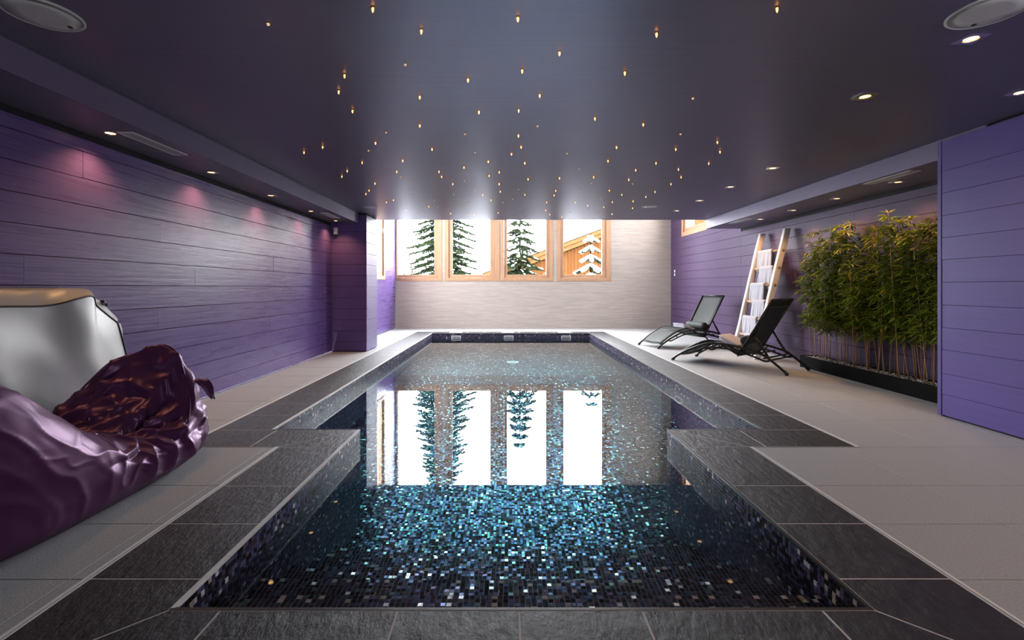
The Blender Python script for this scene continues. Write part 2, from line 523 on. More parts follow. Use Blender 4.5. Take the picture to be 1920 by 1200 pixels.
def window(name, O, U, N, u0, u1, v0, v1, g0, g1, gb, gt, depth=0.25, handle=None):
    """casing proud of the wall + sash + pane; U runs along the wall, N points into the room"""
    O, U, N = Vector(O), Vector(U), Vector(N)
    V = Vector((0,0,1))
    def ring(mb, a0,a1,b0,b1, c0,c1,d0,d1, n0,n1):
        for (p,q,r,s) in ((a0,c0,b0,b1),(c1,a1,b0,b1),(c0,c1,b0,d0),(c0,c1,d1,b1)):
            mb.slab(O,U,V,N,p,q,r,s,n0,n1,0.003)
    il, ir_, ib, it = u0+(g0-u0)*0.5, u1-(u1-g1)*0.5, v0+(gb-v0)*0.5, v1-(v1-gt)*0.5
    mb = MB(); ring(mb, u0,u1,v0,v1, il,ir_,ib,it, -depth, 0.012)
    root = structure(name, mb, M['oak'])
    mb = MB(); ring(mb, il+0.002,ir_-0.002,ib+0.002,it-0.002, g0,g1,gb,gt, -0.085, -0.022)
    mb.build('sash', M['oak'], root)
    mb = MB(); mb.slab(O,U,V,N,g0-0.01,g1+0.01,gb-0.01,gt+0.01,-0.060,-0.052,0.0005)
    mb.build('pane', M['glass'], root)
    if handle:
        hu, hv = handle
        mb = MB(); mb.slab(O,U,V,N,hu-0.016,hu+0.016,hv-0.05,hv+0.06,-0.022,-0.010,0.003)
        mb.slab(O,U,V,N,hu-0.011,hu+0.011,hv-0.13,hv+0.02,0.012,0.030,0.004)
        mb.slab(O,U,V,N,hu-0.009,hu+0.009,hv-0.01,hv+0.02,-0.012,0.014,0.001)
        mb.build('handle', M['white'], root)
    return root
for i in range(4):
    window('window_%d' % (i+1), (0,YB,0), (1,0,0), (0,-1,0), WIN[i][0], WIN[i][1], SILL, WTOP, WGL[i][0], WGL[i][1], 1.311, 3.66)
    a, b = WGL[i]
    portal(((a+b)/2, YB+0.2, (1.311+3.66)/2), (math.radians(-90),0,0), b-a, 3.66-1.311)
window('window_5', (XL,0,0), (0,1,0), (1,0,0), 9.28, 10.68, 1.17, 3.72, 9.42, 10.52, 1.33, 3.58, handle=(10.60, 2.25))
portal((XL-0.2, 9.97, 2.45), (0,math.radians(-90),0), 2.2, 1.1)
window('window_6', (XR,0,0), (0,1,0), (-1,0,0), 9.56, 10.96, 2.15, 3.72, 9.74, 10.78, 2.33, 3.58)
portal((XR+0.2, 10.26, 2.95), (0,math.radians(90),0), 1.2, 1.0)
window('window_7', (0,YN,0), (1,0,0), (0,1,0), RW[0]-0.03, RW[1]+0.03, RW[2]-0.03, RW[3]+0.03, RW[0]+0.1, RW[1]-0.1, RW[2]+0.1, RW[3]-0.1)  # unseen window, added for daylight on the near floor and partition
portal(((RW[0]+RW[1])/2, YN-0.2, (RW[2]+RW[3])/2), (math.radians(90),0,0), RW[1]-RW[0], RW[3]-RW[2])

# ------------------------------------------------------------------ ceilings
cm = MB()
cm.box(XL-0.02, XR+0.02, YN, YE, HC, HC+0.2)
ceiling = structure('ceiling', cm, M['ceiling'])
cm = MB(); cm.box(XL-0.1, XR+0.1, YE, YB+0.1, HT, HT+0.1)
cm.box(XL-0.1, XR+0.1, YE-0.06, YE-0.001, HC+0.001, HT+0.1)
structure('ceiling_bay', cm, M['bay'])
XSL, XSR = -2.32, 3.39
cm = MB(); cm.box(XL-0.02, XSL, YN, 7.46, HS, HC-0.0005)
s1 = structure('soffit_left', cm, [M['ceiling']])
cm = MB(); cm.box(XSL, XSL+0.012, YN, 7.46, HS-0.002, HC-0.0006); cm.build('fascia_board', M['fascia'], s1)
cm = MB(); cm.box(XSR, XR+0.02, 3.4, YE, HS, HC-0.0005)
s2 = structure('soffit_right', cm, [M['ceiling']])
cm = MB(); cm.box(XSR-0.012, XSR, 3.4, YE, HS-0.002, HC-0.0006); cm.build('fascia_board', M['fascia'], s2)

# ------------------------------------------------------------------ column on the left, partition on the right
CX, CY0, CY1 = -2.185, 7.475, 8.08
cm = MB(); cm.box(XL-0.02, CX-0.02, CY0+0.02, CY1, 0.0, HC-0.004)
column = structure('wall_column', cm, M['backing'])
plank_wall(column, (0,CY0+0.02,0), (1,0,0), (0,-1,0), XL-0.02, CX-0.0005, ROWS+[2.03,2.128], M['plank_x'], seed=31, lmin=3, lmax=4, thick=0.02)
plank_wall(column, (CX-0.02,0,0), (0,1,0), (1,0,0), CY0+0.021, CY1, ROWS+[2.03,2.128], M['plank_satin'], seed=32, lmin=3, lmax=4, thick=0.02)
cm = MB(); cm.box(XP+0.02, XP+0.2, YN, YP-0.004, 0.0, HC-0.002)
part = structure('wall_partition', cm, M['backing'])
prow = [0.012,0.175,0.335,0.519,0.69,0.865,1.04,1.2156,1.385,1.556,1.73,1.90,2.132]
plank_wall(part, (XP+0.02,0,0), (0,1,0), (-1,0,0), 0.0, YP-0.036, prow, M['plank_smooth'], seed=41, lmin=6, lmax=7, thick=0.02, g=0.0011)
cm = MB(); cm.box(XP-0.003, XP+0.21, YP-0.030, YP, 0.008, HC-0.012); cm.build('end_trim', M['plank_smooth'], part)

# ================================================================== POOL
PAL = {
 'black':  mat('mosaic_black',  (0.008,0.008,0.011), 0.20, 0.0, spec=0.06),
 'navy':   mat('mosaic_navy',   (0.030,0.046,0.085), 0.15, 0.75, spec=0.06),
 'indigo': mat('mosaic_indigo', (0.060,0.068,0.135), 0.15, 0.75, spec=0.06),
 'purple': mat('mosaic_purple', (0.088,0.066,0.112), 0.15, 0.70, spec=0.06),
 'plum':   mat('mosaic_plum',   (0.070,0.030,0.058), 0.26, 0.4, spec=0.06),
 'blue':   mat('mosaic_blue',   (0.092,0.160,0.152), 0.16, 0.80, spec=0.06),
 'silver': mat('mosaic_mirror', (0.92,0.92,0.92), 0.24, 0.75),
 'beige':  mat('mosaic_beige',  (0.52,0.42,0.34), 0.35),
}
PK = list(PAL)
# the wall tiles are plain glossy glass, the floor and steps carry the iridescent ones
PALW = {
 'black':  mat('wall_mosaic_black',  (0.010,0.009,0.012), 0.40, spec=0.15),
 'navy':   mat('wall_mosaic_navy',   (0.030,0.030,0.065), 0.40, spec=0.15),
 'indigo': mat('wall_mosaic_indigo', (0.085,0.075,0.165), 0.40, spec=0.15),
 'purple': mat('wall_mosaic_purple', (0.130,0.095,0.165), 0.40, spec=0.15),
 'plum':   mat('wall_mosaic_plum',   (0.070,0.040,0.062), 0.40, spec=0.15),
 'blue':   mat('wall_mosaic_blue',   (0.120,0.125,0.215), 0.40, spec=0.15),
 'silver': mat('wall_mosaic_pearl',  (0.72,0.70,0.72), 0.35),
 'beige':  PAL['beige'],
}
PMATS = [PAL[k] for k in PK] + [PALW[k] for k in PK]
PP = np.array([0.33,0.18,0.16,0.12,0.05,0.125,0.028,0.007]); PP /= PP.sum()
PITCH = 0.02
TT = 0.0035

def mosaic_shader():
    """same mosaic as a material, for the stretches too far or too steep to tell single tiles"""
    m = bpy.data.materials.new('mosaic_pattern'); m.use_nodes = True
    nt, b, N, L = nodes(m)
    tc = N('ShaderNodeTexCoord'); sc_ = N('ShaderNodeVectorMath'); sc_.operation = 'SCALE'; sc_.inputs['Scale'].default_value = 1/PITCH
    off = N('ShaderNodeVectorMath'); off.operation = 'ADD'; off.inputs[1].default_value = (0.013,0.017,0.3)
    L(tc.outputs['Object'], sc_.inputs[0]); L(sc_.outputs[0], off.inputs[0])
    fl = N('ShaderNodeVectorMath'); fl.operation = 'FLOOR'; L(off.outputs[0], fl.inputs[0])
    wn = N('ShaderNodeTexWhiteNoise'); wn.noise_dimensions = '3D'; L(fl.outputs[0], wn.inputs['Vector'])
    cr = N('ShaderNodeValToRGB'); cr.color_ramp.interpolation = 'CONSTANT'
    els = cr.color_ramp.elements
    acc = 0.0
    for i, k in enumerate(PK):
        c = PAL[k].node_tree.nodes['Principled BSDF'].inputs['Base Color'].default_value
        if i < 2: e_ = els[i]; e_.position = acc
        else: e_ = els.new(acc)
        e_.color = c
        acc += PP[i]
    L(wn.outputs['Value'], cr.inputs[0])
    L(cr.outputs[0], b.inputs['Base Color'])
    b.inputs['Roughness'].default_value = 0.28
    b.inputs['Metallic'].default_value = 0.45
    # tiny tilt per tile
    nrm = N('ShaderNodeNewGeometry'); sub = N('ShaderNodeVectorMath'); sub.operation = 'SUBTRACT'; sub.inputs[1].default_value = (0.5,0.5,0.5)
    L(wn.outputs['Color'], sub.inputs[0])
    sc2 = N('ShaderNodeVectorMath'); sc2.operation = 'SCALE'; sc2.inputs['Scale'].default_value = 0.10
    L(sub.outputs[0], sc2.inputs[0])
    add = N('ShaderNodeVectorMath'); add.operation = 'ADD'; L(nrm.outputs['Normal'], add.inputs[0]); L(sc2.outputs[0], add.inputs[1])
    nn = N('ShaderNodeVectorMath'); nn.operation = 'NORMALIZE'; L(add.outputs[0], nn.inputs[0]); L(nn.outputs[0], b.inputs['Normal'])
    return m
M['mosaic'] = mosaic_shader()

# ---- shell
STEPS = [(1.5,1.74,-0.125),(1.74,2.035,-0.37),(2.035,2.316,-0.605),(2.316,2.613,-0.845),(2.613,2.92,-1.10)]
sh = MB()
th = 0.08
sh.box(NX0-th, NX0, NY0-th, NY1-th, PZ, -0.042); sh.box(NX1, NX1+th, NY0-th, NY1-th, PZ, -0.042)
sh.box(NX0, NX1, NY0-th, NY0, PZ, -0.042)
sh.box(WX0-th, NX0, NY1-th, NY1, PZ, -0.042); sh.box(NX1, WX1+th, NY1-th, NY1, PZ, -0.042)
sh.box(WX0-th, WX0, NY1, WY1+th, PZ, -0.042); sh.box(WX1, WX1+th, NY1, WY1+th, PZ, -0.042)
sh.box(WX0, WX1, WY1, WY1+th, PZ, -0.042)
M['mosaic_grout'] = mat('mosaic_grout', (0.60,0.52,0.56), 0.8)
pool = structure('pool_shell', sh, M['mosaic_grout'])
M['grout_floor'] = mat('pool_floor_grout', (0.07,0.075,0.08), 0.8)
M['grout_step'] = mat('pool_step_grout', (0.36,0.30,0.30), 0.8)
mb = MB(); mb.box(WX0-th, WX1+th, NY1-th, WY1+th, PZ-0.1, PZ); mb.box(NX0-th, NX1+th, NY0-th, NY1-th, PZ-0.1, PZ)
mb.build('pool_floor', M['grout_floor'], pool)
for k, (a, b, z) in enumerate(STEPS):
    mb = MB(); mb.box(NX0, NX1, a, b, PZ+0.0005, z)
    mb.build('step', M['grout_step'], pool)
# surfaces where the pattern is material only (risers, far floor, deep walls)
mb = MB()
for k, (a, b, z) in enumerate(STEPS):
    zb = STEPS[k+1][2] if k+1 < len(STEPS) else PZ
    mb.face([(NX0,b+0.003,zb),(NX0,b+0.003,z),(NX1,b+0.003,z),(NX1,b+0.003,zb)])
YG = 7.4          # real tiles on the floor up to here
mb.face([(WX0,YG,PZ+0.003),(WX1,YG,PZ+0.003),(WX1,WY1,PZ+0.003),(WX0,WY1,PZ+0.003)])
YW = 5.6
for x, s in ((WX0,1),(WX1,-1)):
    xx = x + s*0.003
    mb.face([(xx,YW,PZ),(xx,WY1,PZ),(xx,WY1,-0.43),(xx,YW,-0.43)])
mb.face([(WX0,WY1-0.003,PZ),(WX1,WY1-0.003,PZ),(WX1,WY1-0.003,-0.43),(WX0,WY1-0.003,-0.43)])
mb.face([(WX0,NY1+0.003,PZ),(NX0,NY1+0.003,PZ),(NX0,NY1+0.003,-0.012),(WX0,NY1+0.003,-0.012)])
mb.face([(NX1,NY1+0.003,PZ),(WX1,NY1+0.003,PZ),(WX1,NY1+0.003,-0.012),(NX1,NY1+0.003,-0.012)])
mb.build('mosaic_lining', M['mosaic'], pool)

# ---- real mosaic tiles as numpy patches
class Tiles:
    def __init__(s): s.V = []; s.mi = []
    def patch(s, O, U, Vd, N, u0, u1, v0, v1, skip=None, pal=None):
        O,U,Vd,N = [np.array(q, float) for q in (O,U,Vd,N)]
        nu = max(1, int(round((u1-u0)/PITCH))); nv = max(1, int(round((v1-v0)/PITCH)))
        pu, pv = (u1-u0)/nu, (v1-v0)/nv
        iu, iv = np.meshgrid(np.arange(nu), np.arange(nv), indexing='ij')
        iu, iv = iu.ravel(), iv.ravel()
        if skip is not None:
            keep = ~skip(u0+(iu+0.5)*pu, v0+(iv+0.5)*pv)
            iu, iv = iu[keep], iv[keep]
        n = len(iu)
        if n == 0: return
        g = 0.0015
        ua, ub = u0+iu*pu+g, u0+(iu+1)*pu-g
        va, vb = v0+iv*pv+g, v0+(iv+1)*pv-g
        tilt = RNG.normal(0, 0.00020 if abs(N[2]) > 0.5 else 0.00015, (n,2)); h = TT + RNG.normal(0, 0.00015, n)
        def pt(u, v, w): return O + u[:,None]*U + v[:,None]*Vd + w[:,None]*N
        z = np.zeros(n)
        lo = [pt(ua,va,z), pt(ub,va,z), pt(ub,vb,z), pt(ua,vb,z)]
        hi = [pt(ua,va,h-tilt[:,0]-tilt[:,1]), pt(ub,va,h+tilt[:,0]-tilt[:,1]), pt(ub,vb,h+tilt[:,0]+tilt[:,1]), pt(ua,vb,h-tilt[:,0]+tilt[:,1])]
        s.V.append(np.stack(lo+hi, axis=1))     # n,8,3
        s.flip = np.dot(np.cross(U,Vd),N) < 0
        s.F = getattr(s, 'F', []); s.F.append(np.full(n, s.flip))
        s.mi.append(RNG.choice(len(PK), n, p=PP if pal is None else pal) + (len(PK) if abs(N[2]) < 0.5 else 0))
    def build(s, name, parent):
        V = np.concatenate(s.V); n = len(V); fl = np.concatenate(s.F); mi = np.concatenate(s.mi)
        q = np.array([(4,5,6,7),(0,1,5,4),(1,2,6,5),(2,3,7,6),(3,0,4,7)])
        F = np.arange(n)[:,None,None]*8 + q[None]
        F[fl] = F[fl][:,:,::-1]
        me = bpy.data.meshes.new(name)
        nf = n*5
        me.vertices.add(n*8); me.vertices.foreach_set('co', V.reshape(-1).astype(np.float32))
        me.loops.add(nf*4); me.loops.foreach_set('vertex_index', F.reshape(-1).astype(np.int32))
        me.polygons.add(nf); me.polygons.foreach_set('loop_start', (np.arange(nf)*4).astype(np.int32))
        me.polygons.foreach_set('loop_total', np.full(nf,4,np.int32))
        for m_ in PMATS: me.materials.append(m_)
        me.polygons.foreach_set('material_index', np.repeat(mi,5).astype(np.int32))
        me.polygons.foreach_set('use_smooth', np.zeros(nf, bool)); me.update(); me.validate()
        o = link(bpy.data.objects.new(name, me), parent); o['kind'] = 'stuff'
        return o

T = Tiles()
ex,ey,ez = (1,0,0),(0,1,0),(0,0,1)
ZT = -0.012
INDIV_Y = 1.70       # the two front rows of the top tread are single tiles
T.patch((0,0,STEPS[0][2]), ex, ey, ez, NX0+0.004, NX1-0.004, 1.5, INDIV_Y)
pal_step = np.array([0.44,0.21,0.14,0.09,0.05,0.035,0.028,0.007]); pal_step /= pal_step.sum()  # more black tiles: the steps' dim reflection is put into the colour
pal_edge = pal_step.copy(); pal_edge[PK.index('beige')] = 0.10; pal_edge /= pal_edge.sum()
for k, (a, b, z) in enumerate(STEPS[1:]):
    T.patch((0,0,z), ex, ey, ez, NX0+0.004, NX1-0.004, a+0.004, b-PITCH, pal=pal_step)
    T.patch((0,0,z), ex, ey, ez, NX0+0.004, NX1-0.004, b-PITCH, b, pal=pal_edge)
T.patch((0,0,PZ), ex, ey, ez, NX0+0.004, NX1-0.004, 2.925, NY1)
T.patch((0,0,PZ), ex, ey, ez, WX0+0.004, WX1-0.004, NY1, YG)
def under_steps(u, v):
    r = np.zeros(len(u), bool)
    for a, b, z in STEPS: r |= (u >= a-0.02) & (u < b) & (v < z-0.01)
    return r
def left_skip(u, v):
    return under_steps(u, v) | ((u > 1.53) & (u < 1.71) & (v > -0.112))
T.patch((NX0,0,0), ey, ez, (1,0,0), NY0+0.01, NY1, PZ+0.012, ZT, left_skip)
T.patch((NX1,0,0), ey, ez, (-1,0,0), NY0+0.01, NY1, PZ+0.012, ZT, left_skip)
for x, s in ((WX0,1),(WX1,-1)):
    T.patch((x,0,0), ey, ez, (s,0,0), NY1, YW, PZ+0.012, ZT)
    T.patch((x,0,0), ey, ez, (s,0,0), YW, WY1, -0.43, ZT)
T.patch((0,WY1,0), ex, ez, (0,-1,0), WX0, WX1, -0.43, ZT)
T.build('mosaic', pool)

# ---- the ~300 mosaic tiles that show largest, one object each
TM = []
for k in PK:
    mb = MB(); h = PITCH/2-0.0014
    mb.slab((0,0,0), ex, ey, ez, -h, h, -h, h, 0, TT, 0.0005)
    TM.append(mb.mesh('mosaic_tile', PAL[k]))
for k in PK:
    mb = MB(); mb.slab((0,0,0), ex, ey, ez, -h, h, -h, h, 0, TT, 0.0005)
    TM.append(mb.mesh('mosaic_tile', PALW[k]))
def single(loc, rot):
    k = int(RNG.choice(len(PK), p=pal_edge)) + (len(PK) if abs(rot[1]) > 1 else 0)
    o = link(bpy.data.objects.new('mosaic_tile', TM[k]), pool)
    o.location = loc; o.rotation_euler = rot
n_u = int(round((NX1-NX0-0.008)/PITCH)); pu = (NX1-NX0-0.008)/n_u
for j in range(2):
    for i in range(n_u):
        single((NX0+0.004+(i+0.5)*pu, INDIV_Y+(j+0.5)*PITCH, STEPS[0][2]), (RNG.normal(0,0.012), RNG.normal(0,0.012), 0))
for j in range(5):
    for i in range(9):
        yv = 1.53+(i+0.5)*PITCH; zv = ZT-(j+0.5)*PITCH
        single((NX0, yv, zv), (0, math.radians(90)+RNG.normal(0,0.012), 0))
        single((NX1, yv, zv), (0, math.radians(-90)+RNG.normal(0,0.012), 0))

# ---- water body
wp = [(NX0-0.004,NY0-0.004),(NX1+0.004,NY0-0.004),(NX1+0.004,NY1-0.004),(WX1+0.004,NY1-0.004),(WX1+0.004,WY1+0.004),(WX0-0.004,WY1+0.004),(WX0-0.004,NY1-0.004),(NX0-0.004,NY1-0.004)]
mb = MB(); mb.prism(wp, PZ-0.02, WZ)
water = mb.build('pool_water', M['water'])
tag(water, 'still clear blue-green water filling the mosaic swimming pool', 'water', kind='stuff')

# ---- skimmers in the far wall with their lids on the coping, drain, underwater lamp
for k, px in enumerate((-1.115, 0.035, 1.285)):
    lab = ['skimmer mouth in the far pool wall nearest the purple column', 'skimmer mouth in the middle of the far pool wall', 'skimmer mouth in the far pool wall nearest the loungers'][k]
    t_ = empty('pool_skimmer', (px, WY1, -0.1))
    tag(t_, lab, 'skimmer', 'skimmers in the far pool wall')
    mb = MB(); O = (0,-0.004,0)
    for (a,b,c,d) in ((-0.105,0.105,0.030,0.048),(-0.105,0.105,-0.060,-0.045),(-0.105,-0.085,-0.045,0.030),(0.085,0.105,-0.045,0.030)):
        mb.slab(O, ex, ez, (0,-1,0), a,b,c,d, 0, 0.012, 0.003)
    mb.build('frame', M['white'], t_)
    mb = MB(); mb.slab(O, ex, ez, (0,-1,0), -0.085,0.085,-0.045,0.030, 0, 0.004, 0.001); mb.build('flap', mat('skimmer_flap', (0.38,0.36,0.33), 0.5), t_)
    for q in range(3):
        mb = MB(); mb.slab(O, ex, ez, (0,-1,0), -0.083,0.083,-0.03+q*0.022,-0.024+q*0.022, 0.004, 0.008, 0.001); mb.build('rib', M['white'], t_)
    lid = empty('skimmer_lid', (px-0.02, WY1+0.24, 0))
    tag(lid, ['white square skimmer lid in the far coping nearest the purple column', 'white square skimmer lid in the middle of the far coping', 'white square skimmer lid in the far coping nearest the loungers'][k], 'lid', 'skimmer lids in the coping')
    mb = MB(); mb.slab((0,0,0), ex, ey, ez, -0.13,0.13,-0.13,0.13, 0.0003, 0.006, 0.002); mb.build('frame', M['white'], lid)
    mb = MB(); mb.lathe([(0.11,0.006),(0.11,0.008),(0.105,0.009)], 32); mb.build('cover', M['white'], lid)
dr = empty('floor_drain', (0.1, 8.5, PZ+0.004)); tag(dr, 'pale round drain cover in the pool floor', 'drain')
mb = MB(); mb.lathe([(0.11,0.0),(0.11,0.006),(0.10,0.010)], 32); mb.build('cover', M['white'], dr)
mb = MB(); mb.lathe([(0.06,0.010),(0.055,0.013)], 24); mb.build('cap', M['chrome'], dr)
pl = empty('pool_lamp', (WX1-0.004, 5.0, -0.36)); tag(pl, 'round underwater lamp in the pool wall below the loungers', 'pool lamp')
pl.rotation_euler = (0, math.radians(-90), 0)
mb = MB(); mb.lathe([(0.13,0.0),(0.13,0.012),(0.115,0.020),(0.100,0.020)], 36); mb.build('bezel', M['vent'], pl)
mb = MB(); mb.lathe([(0.098,0.015),(0.07,0.022),(0.02,0.025)], 36); mb.build('lens', mat('lamp_lens_off',(0.12,0.14,0.18),0.2), pl)

# ================================================================== CEILING FITTINGS
def downlight(x, y, z, label, group, power=SPOT_POWER*0.8, size=0.05, cone=125, blend=0.9):
    t_ = empty('downlight', (x, y, z))
    tag(t_, label, 'downlight', group)
    mb = MB()
    h, r = size, size*0.62
    n = 24
    ring_o = []
    # square plate with a round hole
    b = len(mb.v)
    for k in range(n):
        a = 2*math.pi*k/n; c, s_ = math.cos(a), math.sin(a)
        q = h/max(abs(c),abs(s_))
        mb.v += [(c*q, s_*q, 0.0), (c*q, s_*q, -0.004), (c*r, s_*r, -0.005), (c*r*0.9, s_*r*0.9, 0.012)]
    for k in range(n):
        k2 = (k+1) % n
        for j in range(3):
            mb.f.append((b+4*k+j, b+4*k2+j, b+4*k2+j+1, b+4*k+j+1)); mb.m.append(0)
    mb.build('plate', M['chrome'], t_)
    mb = MB(); mb.lathe([(r*0.88,-0.001),(r*0.6,-0.003),(0.004,-0.004)], 20); mb.build('lens', M['lamp'], t_, True)
    ld = bpy.data.lights.new('halogen', 'SPOT')
    ld.energy = power; ld.color = (1.0, 0.54, 0.23); ld.spot_size = math.radians(cone); ld.spot_blend = blend; ld.shadow_soft_size = 0.02
    lo = bpy.data.objects.new('halogen', ld); lo.location = (0,0,-0.02); link(lo, t_)
    return t_
for k, y in enumerate((3.11, 4.17, 5.22, 6.29, 7.2)):
    downlight(-2.565, y, HS, ['square halogen downlight in the left soffit beside the long air vent', 'square halogen downlight in the left soffit, second from the long vent', 'square halogen downlight in the left soffit, midway to the column', 'square halogen downlight in the left soffit beside the short vent', 'square halogen downlight in the left soffit above the motion sensor'][k], 'downlights in the left soffit', power=SPOT_POWER*2.0)
for k, y in enumerate((4.556, 5.40, 6.22, 7.03)):
    downlight(3.70, y, HS, ['square halogen downlight in the right soffit next to the purple partition', 'square halogen downlight in the right soffit above the middle of the bamboo', 'square halogen downlight in the right soffit above the end of the planter', 'square halogen downlight in the right soffit above the ladder'][k], 'downlights in the right soffit', power=SPOT_POWER*2.8)
for k, (x, y) in enumerate(((2.14,2.22),(2.15,2.89),(2.556,4.63),(2.545,5.49),(2.545,6.36),(2.535,7.2))):
    downlight(x, y, HC, ['square halogen downlight in the main ceiling beside the round loudspeaker', 'square halogen downlight in the main ceiling, second from the round loudspeaker', 'square halogen downlight in the ceiling above the deck by the planter', 'square halogen downlight in the ceiling above the back of the nearer lounger', 'square halogen downlight in the ceiling above the foot of the nearer lounger', 'square halogen downlight in the ceiling closest to the window bay'][k], 'downlights in the main ceiling', power=SPOT_POWER*0.35)
downlight(3.02, 2.83, HC, 'square halogen downlight in the ceiling close to the purple partition', 'downlights by the partition')
for x, y in ((2.14, 1.1), (3.0, 1.45), (0.6, 0.2)):  # unseen downlights, added to brighten the near end of the room
    downlight(x, y, HC, 'square halogen downlight added out of view at the step end of the pool', 'added downlights at the step end', power=SPOT_POWER*1.6)

for k, (x, y, d) in enumerate(((-1.95,2.02,0.138),(2.0,2.0,0.138),(-1.95,6.87,0.10),(2.02,6.82,0.105))):
    t_ = empty('ceiling_loudspeaker', (x, y, HC))
    tag(t_, ['round white ceiling loudspeaker on the bean bag side of the room', 'round white ceiling loudspeaker close to the square downlight', 'small round white ceiling loudspeaker near the purple column', 'small round white ceiling loudspeaker near the row of downlights by the bay'][k], 'loudspeaker', 'ceiling loudspeakers')
    mb = MB(); mb.lathe([(d,0.0),(d,-0.005),(d*0.94,-0.009),(d*0.93,-0.006)], 48); mb.build('rim', M['white'], t_, True)
    mb = MB(); mb.lathe([(d*0.93,-0.0065),(d*0.5,-0.0075),(0.004,-0.008)], 48); mb.build('grille', mat('speaker_grille',(0.74,0.735,0.72),0.6), t_, True)
    mb = MB(); mb.lathe([(d*0.075,-0.0078),(d*0.06,-0.0095)], 16, (0.03,d*0.68,0)); mb.build('badge', M['black'], t_)

def vent(x0, x1, y0, y1, z, label):
    t_ = empty('air_vent', ((x0+x1)/2, (y0+y1)/2, z))
    tag(t_, label, 'vent', 'air vents in the soffits')
    hx, hy = (x1-x0)/2, (y1-y0)/2
    mb = MB()
    for (a,b,c,d) in ((-hx,hx,-hy,-hy+0.012),(-hx,hx,hy-0.012,hy),(-hx,-hx+0.012,-hy+0.012,hy-0.012),(hx-0.012,hx,-hy+0.012,hy-0.012)):
        mb.box(a,b,c,d,-0.006,-0.0005)
    mb.build('frame', M['vent_frame'], t_)
    mb = MB(); mb.box(-hx+0.012,hx-0.012,-hy+0.012,hy-0.012,-0.001,-0.0004); mb.build('back_plate', M['black'], t_)
    n = 4
    for i in range(n):
        xx = -hx+0.012+(2*hx-0.024)*(i+0.5)/n
        mb = MB(); mb.box(xx-0.006, xx+0.006, -hy+0.012, hy-0.012, -0.005, -0.0015); mb.build('slat', M['vent'], t_)
vent(-2.51,-2.405,3.09,3.62,HS,'long slotted air vent in the left soffit beside a downlight')
vent(-2.50,-2.41,6.42,6.95,HS,'slotted air vent in the left soffit near the column')
vent(3.43,3.53,4.10,4.64,HS,'slotted air vent in the right soffit above the bamboo')
vent(3.45,3.54,6.95,7.5,HS,'slotted air vent in the right soffit near the window bay')

# tiny star lights: image positions measured in the photograph, turned into ceiling positions
STARS = [(699,20),(503,46),(790,61),(760,122),(646,144),(635,174),(877.5,152),(661,210),(787,184),(898,212),(787,237),
(971,38),(1231,67),(1049,102),(979,135),(1171.5,139),(1012,181),(1299,185),(972.5,209),(1115.5,224),(1206,235),(1457,20),
(570,287),(605,277),(704,269.5),(724,249),(691,283),(651,321.5),(641,332),(679,306),(755,302.5),(744,323),(751,332),(810,281),(823,323),(828,332.5),(849,346),(769,340),(776,356.6),(774.5,366),(703,345),(692,358),(686,364.5),(737.6,376),(724.6,380),(792.7,380),(814.5,376),(804,388),(821,387.5),(762,394.6),(785,402),(792,399),(850.5,364.5),(858,373),(845,401),
(872,252),(891,286),(972,256),(1008,237),(977,277),(959,290),(915.6,304),(870,315),(984,307),(936,324),(917,330.5),(1063,288),(1086,317),(1049,335),(1113,333),(871,339),(936,346),(990,337),(1109,344),(938,360),(889,356),(972,355),(984,366),(1042,358.5),(1039,367),(1087,355),(1091,365),(905,366),(921,376),(876,381),(943,380),(961,374),(1025,380),(1079,380),(1102,386),(868,388),(879,399),(934,399.5),(975,391.5),(985,399),(1023,395),(1031,403),(1069,398),(1103,393),(889,403),(1053.5,407),
(1156,277.5),(1140,303),(1276,252),(1267,281),(1345,268),(1350,286),(1230,307),(1192,320),(1272,318.5),(1277,333),(1329,307.5),(1179,338),(1186,345),(1258,346),(1142.5,358),(1166,366),(1211,370),(1228,360.5),(1128,372),(1148,379.6),(1187,378),(1186,391),(1132,389),(1120,399),(1147.6,402)]
DIM = {(503,46),(760,122),(1299,185),(724,249),(691,283),(872,252),(891,286),(1008,237),(1063,288),(751,332),(871,339),(889,356),(1109,344),(1086,317),(1091,365),(1276,252),(1186,345),(850.5,364.5),(858,373),(769,340),(776,356.6),(774.5,366),(792.7,380),(814.5,376),(972,355),(961,374),(943,380),(876,381),(868,388),(821,387.5),(785,402),(792,399),(879,399),(1128,372),(1120,399),(1069,398),(1103,393),(985,399),(975,391.5),(1087,355)}
bm1 = MB(); bm1.lathe([(0.0075,0.0),(0.0085,-0.003),(0.0065,-0.005)], 12); me_bez = bm1.mesh('bezel', M['brass'], True)
bm1 = MB(); bm1.lathe([(0.0042,-0.004),(0.0050,-0.010),(0.0044,-0.016),(0.0022,-0.022),(0.0006,-0.025)], 6); me_cry = bm1.mesh('crystal', M['star'])
bm1 = MB(); bm1.lathe([(0.0075,-0.004),(0.0070,-0.009),(0.0040,-0.013),(0.0008,-0.0145)], 8); me_dim = bm1.mesh('crystal', M['star_dim'])
for (px, py) in STARS:
    dim = (px,py) in DIM
    tip = 0.008 if dim else 0.016
    Y = 902.0*(HC-tip-1.0)/(539.0-py); X = (px-951.0)/902.0*Y
    if Y > YE-0.05: continue
    t_ = empty('star_light', (X, Y, HC))
    if dim: tag(t_, 'tiny domed star light with a dim crystal in the dark ceiling', 'star light', 'dim star lights in the ceiling')
    else: tag(t_, 'tiny pointed star light glowing amber in the dark ceiling', 'star light', 'glowing star lights in the ceiling')
    link(bpy.data.objects.new('bezel', me_bez), t_)
    link(bpy.data.objects.new('crystal', me_dim if dim else me_cry), t_)

